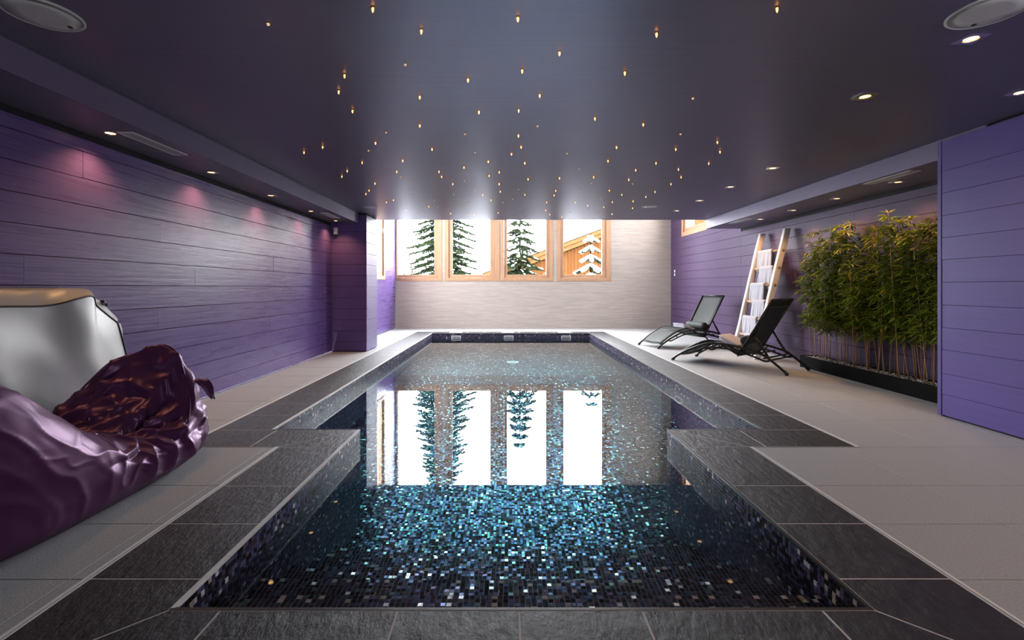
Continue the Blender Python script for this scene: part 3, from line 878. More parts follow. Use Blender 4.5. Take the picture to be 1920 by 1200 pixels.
# motion sensor, wall switches
ms = empty('motion_sensor', (-2.655, 7.44, 1.87)); tag(ms, 'white motion sensor in the corner of the purple column', 'sensor')
ms.rotation_euler = (0, 0, math.radians(35))
mb = MB(); mb.slab((0,0,0), ex, ez, (0,-1,0), -0.030,0.030,-0.05,0.055, -0.01,0.03,0.012); o = mb.build('housing', M['white'], ms); auto_smooth(o, 60)
mb = MB(); mb.slab((0,0,0), ex, ez, (0,-1,0), -0.022,0.022,-0.072,-0.05, -0.005,0.022,0.006); mb.build('lens', M['black'], ms)
for k, z in enumerate((1.305, 1.385)):
    sw = empty('wall_switch', (XR-0.001, 11.42, z)); tag(sw, ['white wall switch low on the purple wall by the beige wall, lower of two', 'white wall switch on the purple wall by the beige wall, upper of two'][k], 'switch', 'wall switches')
    mb = MB(); mb.slab((0,0,0), ey, ez, (-1,0,0), -0.035,0.035,-0.035,0.035,0,0.008,0.003); mb.build('plate', M['chrome'], sw)
    mb = MB(); mb.slab((0,0,0), ey, ez, (-1,0,0), -0.02,0.02,-0.02,0.02,0.008,0.012,0.002); mb.build('rocker', M['white'], sw)

# ================================================================== FURNITURE
# ------------------------------------------------------------------ loungers
M['frame'] = mat('black_powder_coated_tube', (0.010,0.010,0.011), 0.35, spec=0.5)
def textilene():
    m = mat('dark_textilene', (0.024,0.029,0.026), 0.50, spec=0.2)
    nt, b, N, L = nodes(m)
    tc = N('ShaderNodeTexCoord'); w = N('ShaderNodeTexChecker'); w.inputs['Scale'].default_value = 420
    L(tc.outputs['Object'], w.inputs['Vector'])
    bp = N('ShaderNodeBump'); bp.inputs['Strength'].default_value = 0.25; bp.inputs['Distance'].default_value = 0.001
    L(w.outputs['Fac'], bp.inputs['Height']); L(bp.outputs[0], b.inputs['Normal'])
    tr = N('ShaderNodeBsdfTransparent'); mx = N('ShaderNodeMixShader'); mx.inputs[0].default_value = 0.93
    L(tr.outputs[0], mx.inputs[1]); L(b.outputs[0], mx.inputs[2]); L(mx.outputs[0], nt.nodes['Material Output'].inputs['Surface'])
    return m
M['textilene'] = textilene()
M['terry'] = add_noise(mat('white_terry_cotton', (0.50,0.49,0.53), 0.9, spec=0.1, sheen=0.1), (160,160,160), 3, 0.6, 0.06, 0.7, 0.004)
M['terry_white'] = add_noise(mat('bright_terry_cotton', (0.80,0.78,0.84), 0.9, spec=0.1), (160,160,160), 3, 0.6, 0.06, 0.7, 0.004)
M['bolster'] = add_noise(mat('charcoal_bolster_fabric', (0.028,0.033,0.029), 0.65), (200,200,200), 3, 0.6, 0.15, 0.3, 0.002)
W_L = 0.60
def make_lounger(loc, ang, label):
    t_ = empty('sun_lounger', loc, ang)
    tag(t_, label, 'sun lounger', 'sun loungers on the deck')
    legp = [(0,0.013),(0.1,0.085),(0.27,0.178),(0.52,0.275),(0.74,0.290),(0.94,0.268),(1.13,0.232),(1.27,0.182),(1.5,0.013)]
    low = [(0.20,0.135),(0.25,0.125),(0.35,0.165),(0.52,0.222),(0.74,0.236),(0.94,0.214),(1.13,0.170),(1.24,0.135),(1.30,0.145)]
    rail = [(0.06,0.070),(0.15,0.140),(0.27,0.212),(0.42,0.285),(0.54,0.315),(0.64,0.300),(0.78,0.235),(0.92,0.170)]
    for y in (0.012, W_L-0.012):
        mb = MB(); mb.tube(smooth_path([(s,y,z) for s,z in legp],5), 0.0155, 8)
        leg = mb.build('leg', M['frame'], t_, True)
        mb = MB(); mb.tube(smooth_path([(s,y,z) for s,z in low],5), 0.0115, 8); mb.build('lower_tube', M['frame'], leg, True)
        for s, z0, z1 in ((0.36,0.17,0.215),(0.60,0.23,0.285)):
            mb = MB(); mb.tube([(s,y,z0),(s,y,z1)], 0.008, 6); mb.build('spacer', M['frame'], leg, True)
        for s in (0.02, 1.48):
            mb = MB(); mb.tube([(s-0.018 if s<1 else s+0.018,y,0.0),(s+0.02 if s<1 else s-0.02,y,0.030)], 0.0155, 8); mb.build('foot_cap', M['black'], leg, True)
    for y in (0.045, W_L-0.045):
        mb = MB(); mb.tube(smooth_path([(s,y,z) for s,z in rail],5), 0.0140, 8); mb.build('side_rail', M['frame'], t_, True)
    # seat sling
    path = smooth_path([(s,0,z+0.006) for s,z in rail], 5)
    mb = MB()
    def sling(u, v, pth=path):
        f = u*(len(pth)-1); i = min(int(f), len(pth)-2); p = pth[i].lerp(pth[i+1], f-i)
        yy = 0.050 + v*(W_L-0.10)
        return (p.x, yy, p.z - 0.014*math.sin(math.pi*v))
    mb.grid(sling, 36, 10)
    o = mb.build('seat_sling', M['textilene'], t_, True); add_mod(o, 'SOLIDIFY', 'thickness', thickness=0.003)
    # cross bars
    for (s, z) in ((0.09,0.090),(0.40,0.270),(0.92,0.165),(1.10,0.20),(1.23,0.165),(1.29,0.148)):
        mb = MB(); mb.tube([(s,0.014,z),(s,W_L-0.014,z)], 0.010, 8); mb.build('crossbar', M['frame'], t_, True)
    # pivot brackets
    for y in (0.03, W_L-0.03):
        mb = MB(); mb.tube([(0.90,y,0.270),(0.905,y,0.175),(0.97,y,0.20),(1.03,y,0.255)], 0.009, 6); mb.build('pivot_bracket', M['frame'], t_, True)
    # backrest
    p0 = Vector((0.92,0,0.172)); p1 = Vector((1.32,0,0.855)); d = (p1-p0)
    for y in (0.040, W_L-0.040):
        mb = MB(); mb.tube([p0+Vector((0,y,0)), p1+Vector((0,y,0))], 0.0155, 8); mb.build('backrest_rail', M['frame'], t_, True)
    mb = MB(); mb.tube([p1+Vector((0,0.03,0)), p1+Vector((0,W_L-0.03,0))], 0.0125, 8); mb.build('head_bar', M['frame'], t_, True)
    nrm = Vector((-d.z,0,d.x)).normalized()
    mb = MB()
    mb.grid(lambda u,v: p0 + d*(0.02+0.96*u) + Vector((0,0.045+v*(W_L-0.09),0)) - nrm*0.012*math.sin(math.pi*v)*math.sin(math.pi*u), 20, 10)
    o = mb.build('backrest_sling', M['textilene'], t_, True); add_mod(o, 'SOLIDIFY', 'thickness', thickness=0.003)
    mb = MB(); c = p0+d*0.88
    mb.grid(lambda u,v: c + d*(u-0.5)*0.045 + Vector((0,0.045+v*(W_L-0.09),0)) - nrm*0.006, 3, 6)
    o = mb.build('sling_hem', M['black'], t_); add_mod(o, 'SOLIDIFY', 'thickness', thickness=0.006)
    # notched support struts
    for y in (0.055, W_L-0.055):
        a = p0+d*0.42+Vector((0,y,0)); b = Vector((1.27,y,0.175))
        mb = MB(); mb.tube([a,b], 0.0115, 6)
        for k in range(5):
            q = a.lerp(b, 0.45+0.11*k)
            mb.tube([q, q+Vector((-0.022,0,-0.004)), q+Vector((-0.026,0,0.014))], 0.005, 5)
        mb.build('support_strut', M['frame'], t_, True)
    return t_
LA = ((2.264,6.63,0), math.atan2(-0.8,0.6)); LB = ((2.45,7.80,0), math.atan2(0.29,0.957))
make_lounger(LA[0], LA[1], 'black tube sun lounger standing between the ladder and the pool, back to the planter')
make_lounger(LB[0], LB[1], 'black tube sun lounger with its back against the wall by the beige wall')
def on_lounger(L_, p):
    c, s_ = math.cos(L_[1]), math.sin(L_[1])
    return (L_[0][0]+p[0]*c-p[1]*s_, L_[0][1]+p[0]*s_+p[1]*c, p[2])
for L_, lab_b, lab_t in ((LA,'charcoal bolster pillow on the lounger in front of the towel ladder','folded white towel on the lounger in front of the towel ladder'),
                         (LB,'charcoal bolster pillow on the lounger next to the beige wall','folded white towel on the lounger next to the beige wall')):
    b_ = empty('bolster_pillow', on_lounger(L_, (0.972,0,0.345)), L_[1]); tag(b_, lab_b, 'pillow', 'bolster pillows on the loungers')
    mb = MB(); n = 20; prof = []
    def bol(u, v):
        a = 2*math.pi*u; y = 0.075+0.45*v; e_ = min(v,1-v)*0.45
        r = 0.066*min(1.0, 0.78+0.22*math.sqrt(min(1,e_/0.03)))
        return (r*math.cos(a)*1.0, y, r*math.sin(a)*0.95)
    mb.grid(bol, 24, 24, closed_u=True)
    mb.build('cover', M['bolster'], b_, True)
    for y in (0.074, 0.526):
        mb = MB(); s_ = 1 if y > 0.3 else -1
        b0 = len(mb.v)
        mb.grid(lambda u,v: ((1-v)*0.0515*math.cos(2*math.pi*u), y+s_*0.004*math.sin(v*math.pi/2), (1-v)*0.049*math.sin(2*math.pi*u)), 24, 4, closed_u=True)
        mb.build('end_panel', mat('bolster_end',(0.022,0.018,0.018),0.7), b_, True)
    tw = empty('folded_towel', on_lounger(L_, (0.735,0.30,0.262)), L_[1]); tag(tw, lab_t, 'towel', 'folded towels on the loungers')
    for k in range(3):
        mb = MB()
        def tl(u, v, k=k):
            a = 2*math.pi*u; p = 4.0
            c, s_ = math.cos(a), math.sin(a)
            ex_ = abs(c)**(2/p)*(1 if c>=0 else -1); ez_ = abs(s_)**(2/p)*(1 if s_>=0 else -1)
            yy = (v-0.5)*2
            e_ = (1-abs(yy)**8)**(1/8) if abs(yy)<1 else 0.0
            x = 0.13*ex_*(0.90+0.1*e_) - 0.006*k
            z = 0.0115*ez_*e_ + 0.024*k + 0.012 - x*0.42 + 0.004*noise.noise((x*14, yy*3+k, k*3.1))
            return (x, yy*(0.165-0.006*k), z)
        mb.grid(tl, 28, 24, closed_u=True)
        mb.build('fold', M['terry_white'], tw, True)

# ------------------------------------------------------------------ towel ladder
M['bleached'] = add_noise(mat('whitewashed_wood', (0.84,0.79,0.73), 0.65), (30,30,3), 5, 0.6, 0.14, 0.4, 0.003)
M['rung'] = add_noise(mat('peeled_birch', (0.42,0.26,0.14), 0.6), (25,4,25), 4, 0.6, 0.2)
lad = empty('towel_ladder', (3.70, 7.03, 0)); tag(lad, 'whitewashed wooden ladder leaning on the wall, hung with white towels', 'ladder')
def lx(z): return 3.47 + (3.895-3.47)*z/1.82 - 3.70
YR = ((7.35-7.03), (6.70-7.03))
for k, y in enumerate(YR):
    mb = MB(); n = 22
    def stile(u, v, y=y, k=k):
        z = 1.82*v
        a = 2*math.pi*(u+0.125); p = 5.0
        c, s_ = math.cos(a), math.sin(a)
        ex_ = abs(c)**(2/p)*(1 if c>=0 else -1); ey_ = abs(s_)**(2/p)*(1 if s_>=0 else -1)
        wob = 0.006*noise.noise((0.0, z*3.0, k*9.3)); w2 = 0.005*noise.noise((5.0, z*4.0, k*9.3))
        return (lx(z) + 0.042*ex_ + wob, y + 0.036*ey_ + w2, z)
    mb.grid(stile, 20, n, closed_u=True)
    mb.f.append(tuple(range(20-1,-1,-1))); mb.m.append(0); mb.f.append(tuple((n-1)*20+i for i in range(20))); mb.m.append(0)
    mb.build('stile', M['bleached'], lad, True)
RZ = [1.52, 1.277, 1.034, 0.79, 0.547, 0.30]
for z in RZ:
    mb = MB(); mb.tube([(lx(z),YR[1]-0.042,z),(lx(z),0.0,z+0.002),(lx(z),YR[0]+0.042,z)], 0.019, 12); mb.build('rung', M['rung'], lad, True)
names = ['topmost','second','third','fourth','fifth','lowest']
for k, z in enumerate(RZ):
    ya, yb = ((7.315,6.88) if k % 2 == 0 else (7.15,6.76))
    front, back = (0.29, 0.30, 0.27, 0.30, 0.26, 0.20)[k], (0.22,0.26,0.24,0.2,0.22,0.16)[k]
    x0 = lx(z)+3.70
    prof = []
    r = 0.026
    for i in range(10): prof.append((-r-0.004*math.sin(i*0.5), -front+front*i/10))
    for i in range(9):
        a = math.pi - math.pi*i/8; prof.append((r*math.cos(a), r*math.sin(a)))
    for i in range(1,10): prof.append((r+0.004*math.sin(i*0.4), -back*i/9))
    mb = MB()
    def tow(u, v, prof=prof, ya=ya, yb=yb, k=k, z=z, x0=x0):
        f = v*(len(prof)-1); i = min(int(f), len(prof)-2); t2 = f-i
        px = prof[i][0]*(1-t2)+prof[i+1][0]*t2; pz = prof[i][1]*(1-t2)+prof[i+1][1]*t2
        hang = min(1.0, max(0.0, -pz/0.25))
        wav = 0.016*hang*math.sin(u*11+k*2.1) + 0.008*hang*math.sin(u*27+k)
        yy = ya + (yb-ya)*(u if True else 0)
        yc = (ya+yb)/2
        yy = yc + (yy-yc)*(1.0-0.16*(1-hang)) if k % 2 else yc + (yy-yc)*(0.88+0.06*hang)
        sgn = -1 if v < 0.5 else 1
        return (x0 + px + (-abs(wav) if sgn < 0 else abs(wav)), yy + 0.004*noise.noise((u*3,pz*9,k)), z + pz + 0.006*math.sin(u*5+k)*hang)
    mb.grid(tow, 30, 30)
    o = mb.build('hanging_towel', M['terry'], None, True); add_mod(o, 'SOLIDIFY', 'thickness', thickness=0.010, offset=1.0)
    tag(o, 'white towel draped over the %s rung of the leaning ladder' % names[k], 'towel', 'towels on the ladder')

# ------------------------------------------------------------------ planter with bamboo
PX0, PX1, PY0, PY1, PH = 3.705, 3.935, 3.80, 6.09, 0.145
pln = empty('planter', ((PX0+PX1)/2, (PY0+PY1)/2, 0)); tag(pln, 'long low black planter against the purple wall', 'planter')
def rel(o_): return (o_[0]-(PX0+PX1)/2, o_[1]-(PY0+PY1)/2, o_[2])
hx, hy = (PX1-PX0)/2, (PY1-PY0)/2
M['planter'] = mat('black_lacquered_metal', (0.004,0.004,0.004), 0.35, spec=0.04)
for nm, bx in (('front_panel',(-hx,-hx+0.012,-hy,hy,0.0,PH)),('back_panel',(hx-0.012,hx,-hy,hy,0.0,PH)),('end_panel',(-hx+0.012,hx-0.012,hy-0.012,hy,0.0,PH)),('end_panel',(-hx+0.012,hx-0.012,-hy,-hy+0.012,0.0,PH)),('base',(-hx+0.012,hx-0.012,-hy+0.012,hy-0.012,0.0,0.02))):
    mb = MB(); mb.box(*bx); mb.build(nm, M['planter'], pln)
mb = MB(); mb.box(-hx+0.013,hx-0.013,-hy+0.013,hy-0.013,0.021,PH-0.022); mb.build('soil', mat('soil',(0.03,0.022,0.016),0.9), pln)
mb = MB(); rr = random.Random(3)
for i in range(900):
    x, y = rr.uniform(-hx+0.025,hx-0.025), rr.uniform(-hy+0.025,hy-0.025)
    r = rr.uniform(0.006,0.012); z = PH-0.020+r*0.5+rr.random()*0.008
    b = len(mb.v); a0 = rr.random()*6.28; fl = rr.uniform(0.55,0.8)
    mb.v.append((x,y,z+r*fl)); mb.v.append((x,y,z-r*fl))
    for q in range(5):
        a = a0+2*math.pi*q/5; k = rr.uniform(0.8,1.2); mb.v.append((x+r*k*math.cos(a), y+r*k*math.sin(a), z))
    for q in range(5):
        q2 = (q+1)%5; mb.f += [(b,b+2+q,b+2+q2),(b+1,b+2+q2,b+2+q)]; mb.m += [0,0]
o = mb.build('pebbles', add_noise(mat('pale_pebble',(0.62,0.58,0.53),0.8),(30,30,30),2,0.5,0.3), pln, True); o['kind'] = 'stuff'

M['culm'] = add_noise(mat('brown_bamboo_cane', (0.50,0.255,0.085), 0.5), (60,60,9), 3, 0.5, 0.3)
LM = [mat('bamboo_leaf_dark',(0.065,0.110,0.010),0.45), mat('bamboo_leaf_mid',(0.190,0.260,0.018),0.45), mat('bamboo_leaf_light',(0.370,0.420,0.036),0.45), mat('bamboo_leaf_yellow',(0.55,0.45,0.04),0.5)]
for m_ in LM:
    nt, b, N, L = nodes(m_)
    tl_ = N('ShaderNodeBsdfTranslucent'); tl_.inputs['Color'].default_value = tuple(b.inputs['Base Color'].default_value)
    mx = N('ShaderNodeMixShader'); mx.inputs[0].default_value = 0.25
    L(b.outputs[0], mx.inputs[1]); L(tl_.outputs[0], mx.inputs[2]); L(mx.outputs[0], nt.nodes['Material Output'].inputs['Surface'])
br = random.Random(17)
def leaf(mb, p, d, ln, wd, mi):
    d = d.normalized()
    side = d.cross(Vector((0,0,1)))
    side = side.normalized() if side.length > 1e-3 else Vector((1,0,0))
    up = side.cross(d)
    b = len(mb.v)
    droop = br.uniform(0.05,0.35)
    def q(t): return p + d*ln*t - Vector((0,0,1))*ln*droop*t*t
    fold = up*wd*0.25
    mb.v += [tuple(q(0)), tuple(q(0.35)+side*wd*0.5+fold), tuple(q(0.35)), tuple(q(0.35)-side*wd*0.5+fold), tuple(q(0.7)+side*wd*0.36+fold*0.7), tuple(q(0.7)), tuple(q(0.7)-side*wd*0.36+fold*0.7), tuple(q(1.0))]
    for f in ((0,2,1),(0,3,2),(1,2,5,4),(2,3,6,5),(4,5,7),(5,6,7)):
        mb.f.append(tuple(b+i for i in f)); mb.m.append(mi)
NB = 56
for k in range(NB):
    y = PY1-0.05 - (PY1-PY0-0.12)*(k+br.uniform(-0.3,0.3))/(NB-1)
    y = max(PY0+0.04, min(PY1-0.04, y))
    x = br.uniform(PX0+0.04, PX1-0.05)
    tall = br.random()
    frac = (PY1-y)/(PY1-PY0)
    h = (1.30+0.30*tall) if br.random() < 0.6 else br.uniform(0.8,1.3)
    t_ = empty('bamboo_plant', (x,y,PH-0.02))
    where = 'at the ladder end of the planter' if frac < 0.15 else ('at the partition end of the planter' if frac > 0.85 else 'in the middle of the black planter')
    tag(t_, ('tall bamboo with brown cane and narrow green leaves ' if h > 1.3 else 'shorter bamboo with brown cane and narrow green leaves ')+where, 'bamboo', 'bamboo plants in the planter')
    lean = Vector((br.uniform(-0.07,0.01), br.uniform(-0.17,0.17), 0))
    if frac < 0.06: lean.y = abs(lean.y)*0.6
    bend = Vector((br.uniform(-0.05,0.02), br.uniform(-0.07,0.07), 0))
    def axis(tq): return Vector((0,0,h*tq)) + lean*tq + bend*tq*tq
    pts = [axis(i/14) for i in range(15)]
    mb = MB(); r0 = br.uniform(0.0032,0.0052)
    mb.tube(pts, [r0*(1-0.65*i/14) for i in range(15)], 6)
    mb.build('culm', M['culm'], t_, True)
    fo = MB()
    nn = int(27+9*br.random())
    zmin = 0.30+0.10*br.random()
    for i in range(nn):
        tq = (zmin + (h-zmin)*((i+br.random())/nn))/h
        p = axis(min(1.0,tq))
        az = br.uniform(0, 2*math.pi)
        tw_ = Vector((math.cos(az)*0.6, math.sin(az), br.uniform(0.15,0.8)))
        L_ = br.uniform(0.04,0.15)*(1.15-0.6*tq)
        e1 = p + tw_.normalized()*L_
        if x + e1.x > XR-0.03: e1.x = XR-0.03-x
        fo.tube([p, e1], 0.0011, 3, mi=4)
        for q in range(br.randint(5,9)):
            az2 = az + br.uniform(-1.3,1.3)
            dd = Vector((math.cos(az2)*0.8, math.sin(az2), br.uniform(-0.45,0.45)))
            pp = p.lerp(e1, br.uniform(0.35,1.0))
            mi = br.choices([0,1,2,3],[0.40,0.38,0.18,0.04])[0] if tq < 0.85 else br.choices([0,1,2,3],[0.12,0.38,0.36,0.14])[0]
            lf = br.uniform(0.080,0.140)
            if x + pp.x + dd.normalized().x*lf > XR-0.006: dd.x = -abs(dd.x)
            leaf(fo, pp, dd, lf, br.uniform(0.014,0.022), mi)
    for q in range(5):
        a = 2*math.pi*q/5; leaf(fo, axis(1.0), Vector((math.cos(a),math.sin(a),0.5)), 0.09, 0.012, br.choice([1,2,2,3]))
    o = fo.build('foliage', LM+[M['culm']], t_); o['kind'] = 'stuff'

# ------------------------------------------------------------------ plum bean bag
def nylon(name, col, rough, metal):
    m = mat(name, col, rough, metal, spec=0.6)
    nt, b, N, L = nodes(m)
    tc = N('ShaderNodeTexCoord'); nz = N('ShaderNodeTexNoise'); nz.inputs['Scale'].default_value = 900
    bp = N('ShaderNodeBump'); bp.inputs['Strength'].default_value = 0.06; bp.inputs['Distance'].default_value = 0.001
    L(tc.outputs['Object'], nz.inputs['Vector']); L(nz.outputs['Fac'], bp.inputs['Height']); L(bp.outputs[0], b.inputs['Normal'])
    return m
M['plum'] = nylon('plum_nylon', (0.125,0.032,0.112), 0.40, 0.42)
M['silver'] = nylon('silver_leatherette', (0.42,0.42,0.415), 0.44, 0.4)
BC = Vector((-2.115, 2.24, 0))
bag = empty('bean_bag', (BC.x, BC.y, 0)); tag(bag, 'large plum nylon bean bag with a hollowed seat lying beside the pool', 'bean bag')
BA, BB = 0.355, 0.86
def bag_R(phi):
    c, s_ = math.cos(phi), math.sin(phi); p = 2.9
    return (abs(c/BA)**p + abs(s_/BB)**p)**(-1/p)
RIDGE = [Vector((-2.50,2.60)),Vector((-2.36,2.73)),Vector((-2.10,2.92)),Vector((-1.96,2.93)),Vector((-1.84,2.86))]
RH = [0.46,0.56,0.79,0.70,0.36]
def bag_H(x, y):
    f = 0.55*math.exp(-((y-1.68)/0.46)**2) * (1.0-0.25*max(0,(x+1.9))/0.15)
    q = Vector((x,y)); best = 9.0; hh = 0.3
    for i in range(4):
        a_, b_ = RIDGE[i], RIDGE[i+1]; ab = b_-a_
        t2 = max(0.0, min(1.0, (q-a_).dot(ab)/ab.length_squared))
        d_ = (q-(a_+ab*t2)).length
        if d_ < best: best = d_; hh = RH[i]*(1-t2)+RH[i+1]*t2
    bk = (hh-0.18)*math.exp(-(math.hypot(best,0.03)-0.03)/0.17)
    return 0.18 + f + bk
def ridge(v, s=1.0):
    n_ = noise.noise(v); return (1.0-abs(n_)*2.2)
def bag_point(u, v):
    phi = 2*math.pi*u
    R = bag_R(phi); p = 3.2
    if v < 0.10:
        t2 = v/0.10; rad = R*(0.86+0.14*math.sin(t2*math.pi/2)); zf = -1.0; zz = 0.075*t2
    else:
        a = (v-0.10)/0.90*math.pi/2
        rad = R*max(0.0, math.cos(a))**(2/p); zf = math.sin(a)**(2/p); zz = None
    x, y = BC.x+rad*math.cos(phi), BC.y+rad*math.sin(phi)
    if zz is None:
        zz = 0.075 + (bag_H(x,y)-0.075)*zf
    return Vector((x,y,zz))
def crease(v):
    n_ = noise.noise(v)
    return max(0.0, 1.0-abs(n_)*3.2)**1.5
def bag_disp(p, nrm):
    wv = Vector(noise.noise_vector(p*2.3)); wv2 = Vector(noise.noise_vector(p*5.1+Vector((7,1,3))))
    w1 = crease(Vector((p.x*2.6, p.y*1.6, p.z*3.2))*1.3 + wv*0.8)
    w2 = crease(Vector((p.x*3.0, p.y*3.6, p.z*3.0))*2.2 + wv*0.9 + Vector((3,8,1)))
    w3 = crease(Vector((p.x*7.0, p.y*6.0, p.z*9.0)) + wv2*1.0 + Vector((1,2,9)))
    s_ = math.exp(-((p.y-2.65)/0.40)**2)
    amp = 0.25 + 0.75*s_
    fade = min(1.0, p.z/0.10)
    fold = abs(((p.y*1.1 - (p.x+1.75)*1.5 + 0.22*wv.x)*4.6) % 1.0 - 0.5)*2
    folds = 0.030*s_*(fold**2)*min(1.0,max(0.0,(0.46-p.z)/0.2))
    return (-0.020*w1*amp + 0.020*w2*amp + 0.008*w3*amp + folds)*fade
NU_, NV_ = 300, 150
def bag_fn(u, v):
    p = bag_point(u, v)
    eps = 0.004
    a = bag_point((u+eps)%1.0, v) - bag_point((u-eps)%1.0, v)
    b = bag_point(u, min(1.0,v+eps)) - bag_point(u, max(0.0,v-eps))
    n_ = a.cross(b)
    n_ = n_.normalized() if n_.length > 1e-9 else Vector((0,0,1))
    if v > 0.995: n_ = Vector((0,0,1))
    r = p + n_*bag_disp(p, n_)
    r.x = max(r.x, -2.475)
    r.z = max(r.z, 0.001)
    return r - Vector((BC.x,BC.y,0))
mb = MB(); mb.grid(bag_fn, NU_, NV_, closed_u=True)
mb.f.append(tuple(range(NU_-1,-1,-1))); mb.m.append(0)
shell = mb.build('shell', M['plum'], bag, True)
# seam over the raised back and the carrying tab at its corner
def on_bag(x, y, up=0.006):
    dx, dy = x-BC.x, y-BC.y; phi = math.atan2(dy,dx)/(2*math.pi) % 1.0
    rad = math.hypot(dx,dy); R = bag_R(2*math.pi*phi)
    a = math.acos(min(1.0,(rad/R))**1.6); v = 0.10+0.90*a/(math.pi/2)
    return bag_fn(phi, v) + Vector((0,0,up))
seam = [on_bag(x, y) for x, y in ((-2.42,2.69),(-2.36,2.73),(-2.28,2.80),(-2.18,2.89),(-2.10,2.93),(-2.02,2.93),(-1.95,2.90),(-1.88,2.84),(-1.83,2.76))]
mb = MB(); mb.tube(smooth_path(seam, 4), 0.006, 6); mb.build('seam_piping', M['plum'], bag, True)
mb = MB()
tabp = [Vector((-1.915,2.93,0.43)),Vector((-1.862,2.99,0.435)),Vector((-1.790,2.97,0.318)),Vector((-1.80,2.95,0.312))]
o3 = Vector((BC.x,BC.y,0))
mb.grid(lambda u,v: (tabp[0].lerp(tabp[1],u)).lerp(tabp[3].lerp(tabp[2],u), v) - o3 + Vector((0.012*math.sin(v*5),0,0.008*math.sin(u*6))), 8, 10)
o = mb.build('carry_tab', M['plum'], bag, True); add_mod(o, 'SOLIDIFY', 'thickness', thickness=0.006)

# ------------------------------------------------------------------ tall silver cushion chair against the wall
sv = empty('lounge_cushion', (-2.5, 2.4, 0)); tag(sv, 'upright silver leatherette lounge cushion with black piping leaning on the wall', 'cushion')
so = Vector((-2.5,2.4,0))
FT = [(1.65,0.885),(2.10,0.900),(2.33,0.907),(2.567,0.903),(2.725,0.935),(2.838,0.948),(2.862,0.895),(2.923,0.851),(3.03,0.778)]
BTp = [(1.75,0.990),(2.25,0.993),(2.52,0.995),(2.75,0.995),(2.92,0.990),(3.085,0.958),(3.14,0.915),(3.22,0.865),(3.33,0.735)]
KF = 2.56/2.45
FT = [(a*KF, 1-(1-b)*KF) for a,b in FT]
ftp = smooth_path([(0,a,b) for a,b in FT], 6); btp = smooth_path([(0,a,b) for a,b in BTp], 6)
def pl_(path, u):
    f = u*(len(path)-1); i = min(int(f), len(path)-2); return path[i].lerp(path[i+1], f-i)
def front_pt(u, v):
    T_ = pl_(ftp, u); yb = (1.65 + (3.05-1.65)*u)*KF
    y = yb + (T_.y-yb)*v**0.9; z = T_.z*v
    y += 0.055*math.sin(math.pi*v)*u**6
    x = -2.565 + 0.055*math.sin(math.pi*min(1,v*0.9+0.05))*math.sin(math.pi*min(1,u*0.8+0.1))**0.6 + 0.02*(1-v)
    x += 0.014*noise.noise((y*3.1, z*2.0, 3.0)) + 0.012*noise.noise((y*5.0+z*3, z*3.0, 9.0))
    x += 0.013*math.sin(y*11+z*2.5+2*noise.noise((y*2,z*2,0)))*(1-v*0.7)*v*2
    return Vector((x,y,z)) - so
mb = MB(); mb.grid(front_pt, 70, 50); mb.build('front_panel', M['silver'], sv, True)
def back_pt(u, v):
    T_ = pl_(btp, u); yb = 1.75 + (3.34-1.75)*u
    return Vector((-2.712+0.02*v, yb+(T_.y-yb)*v, T_.z*v)) - so
mb = MB(); mb.grid(lambda u,v: back_pt(u,1-v), 50, 10); mb.build('back_panel', M['silver'], sv, True)
def gus_top(u, v):
    a = front_pt(u,1.0); b = back_pt(u,1.0)
    p = a.lerp(b, v); p.z += 0.03*math.sin(math.pi*v) + 0.012*noise.noise((u*14,v*3,1.0))*math.sin(math.pi*v)
    return p
mb = MB(); mb.grid(gus_top, 60, 10); mb.build('top_gusset', M['silver'], sv, True)
def gus_side(u, v):
    a = front_pt(1.0,1-u); b = back_pt(1.0,1-u)
    p = a.lerp(b, v); p.y += 0.025*math.sin(math.pi*v) + 0.01*noise.noise((u*9,v*3,4.0))
    return p
mb = MB(); mb.grid(gus_side, 40, 10); mb.build('side_gusset', M['silver'], sv, True)
edge = [front_pt(i/60,1.0) for i in range(61)] + [front_pt(1.0,1-i/30) for i in range(1,31)]
mb = MB(); mb.tube(edge, 0.006, 6); mb.build('piping', M['black'], sv, True)
edge = [back_pt(i/60,1.0) for i in range(61)] + [back_pt(1.0,1-i/30) for i in range(1,31)]
mb = MB(); mb.tube(edge, 0.005, 6); mb.build('piping', mat('grey_piping',(0.12,0.115,0.11),0.5), sv, True)
a = gus_top(0.83,0.3); b = gus_top(0.90,0.75)
mb = MB()
dv = (b-a); sd = Vector((0.02,0.03,0.0))
for k, (s0,s1) in enumerate(((0.0,0.35),(0.5,0.7))):
    p, q = a.lerp(b,s0)+Vector((0.01,0,0.018)), a.lerp(b,s1)+Vector((0.01,0,0.02))
    mb.tube([p,q], 0.012, 6)
mb.build('buckle', M['black'], sv)

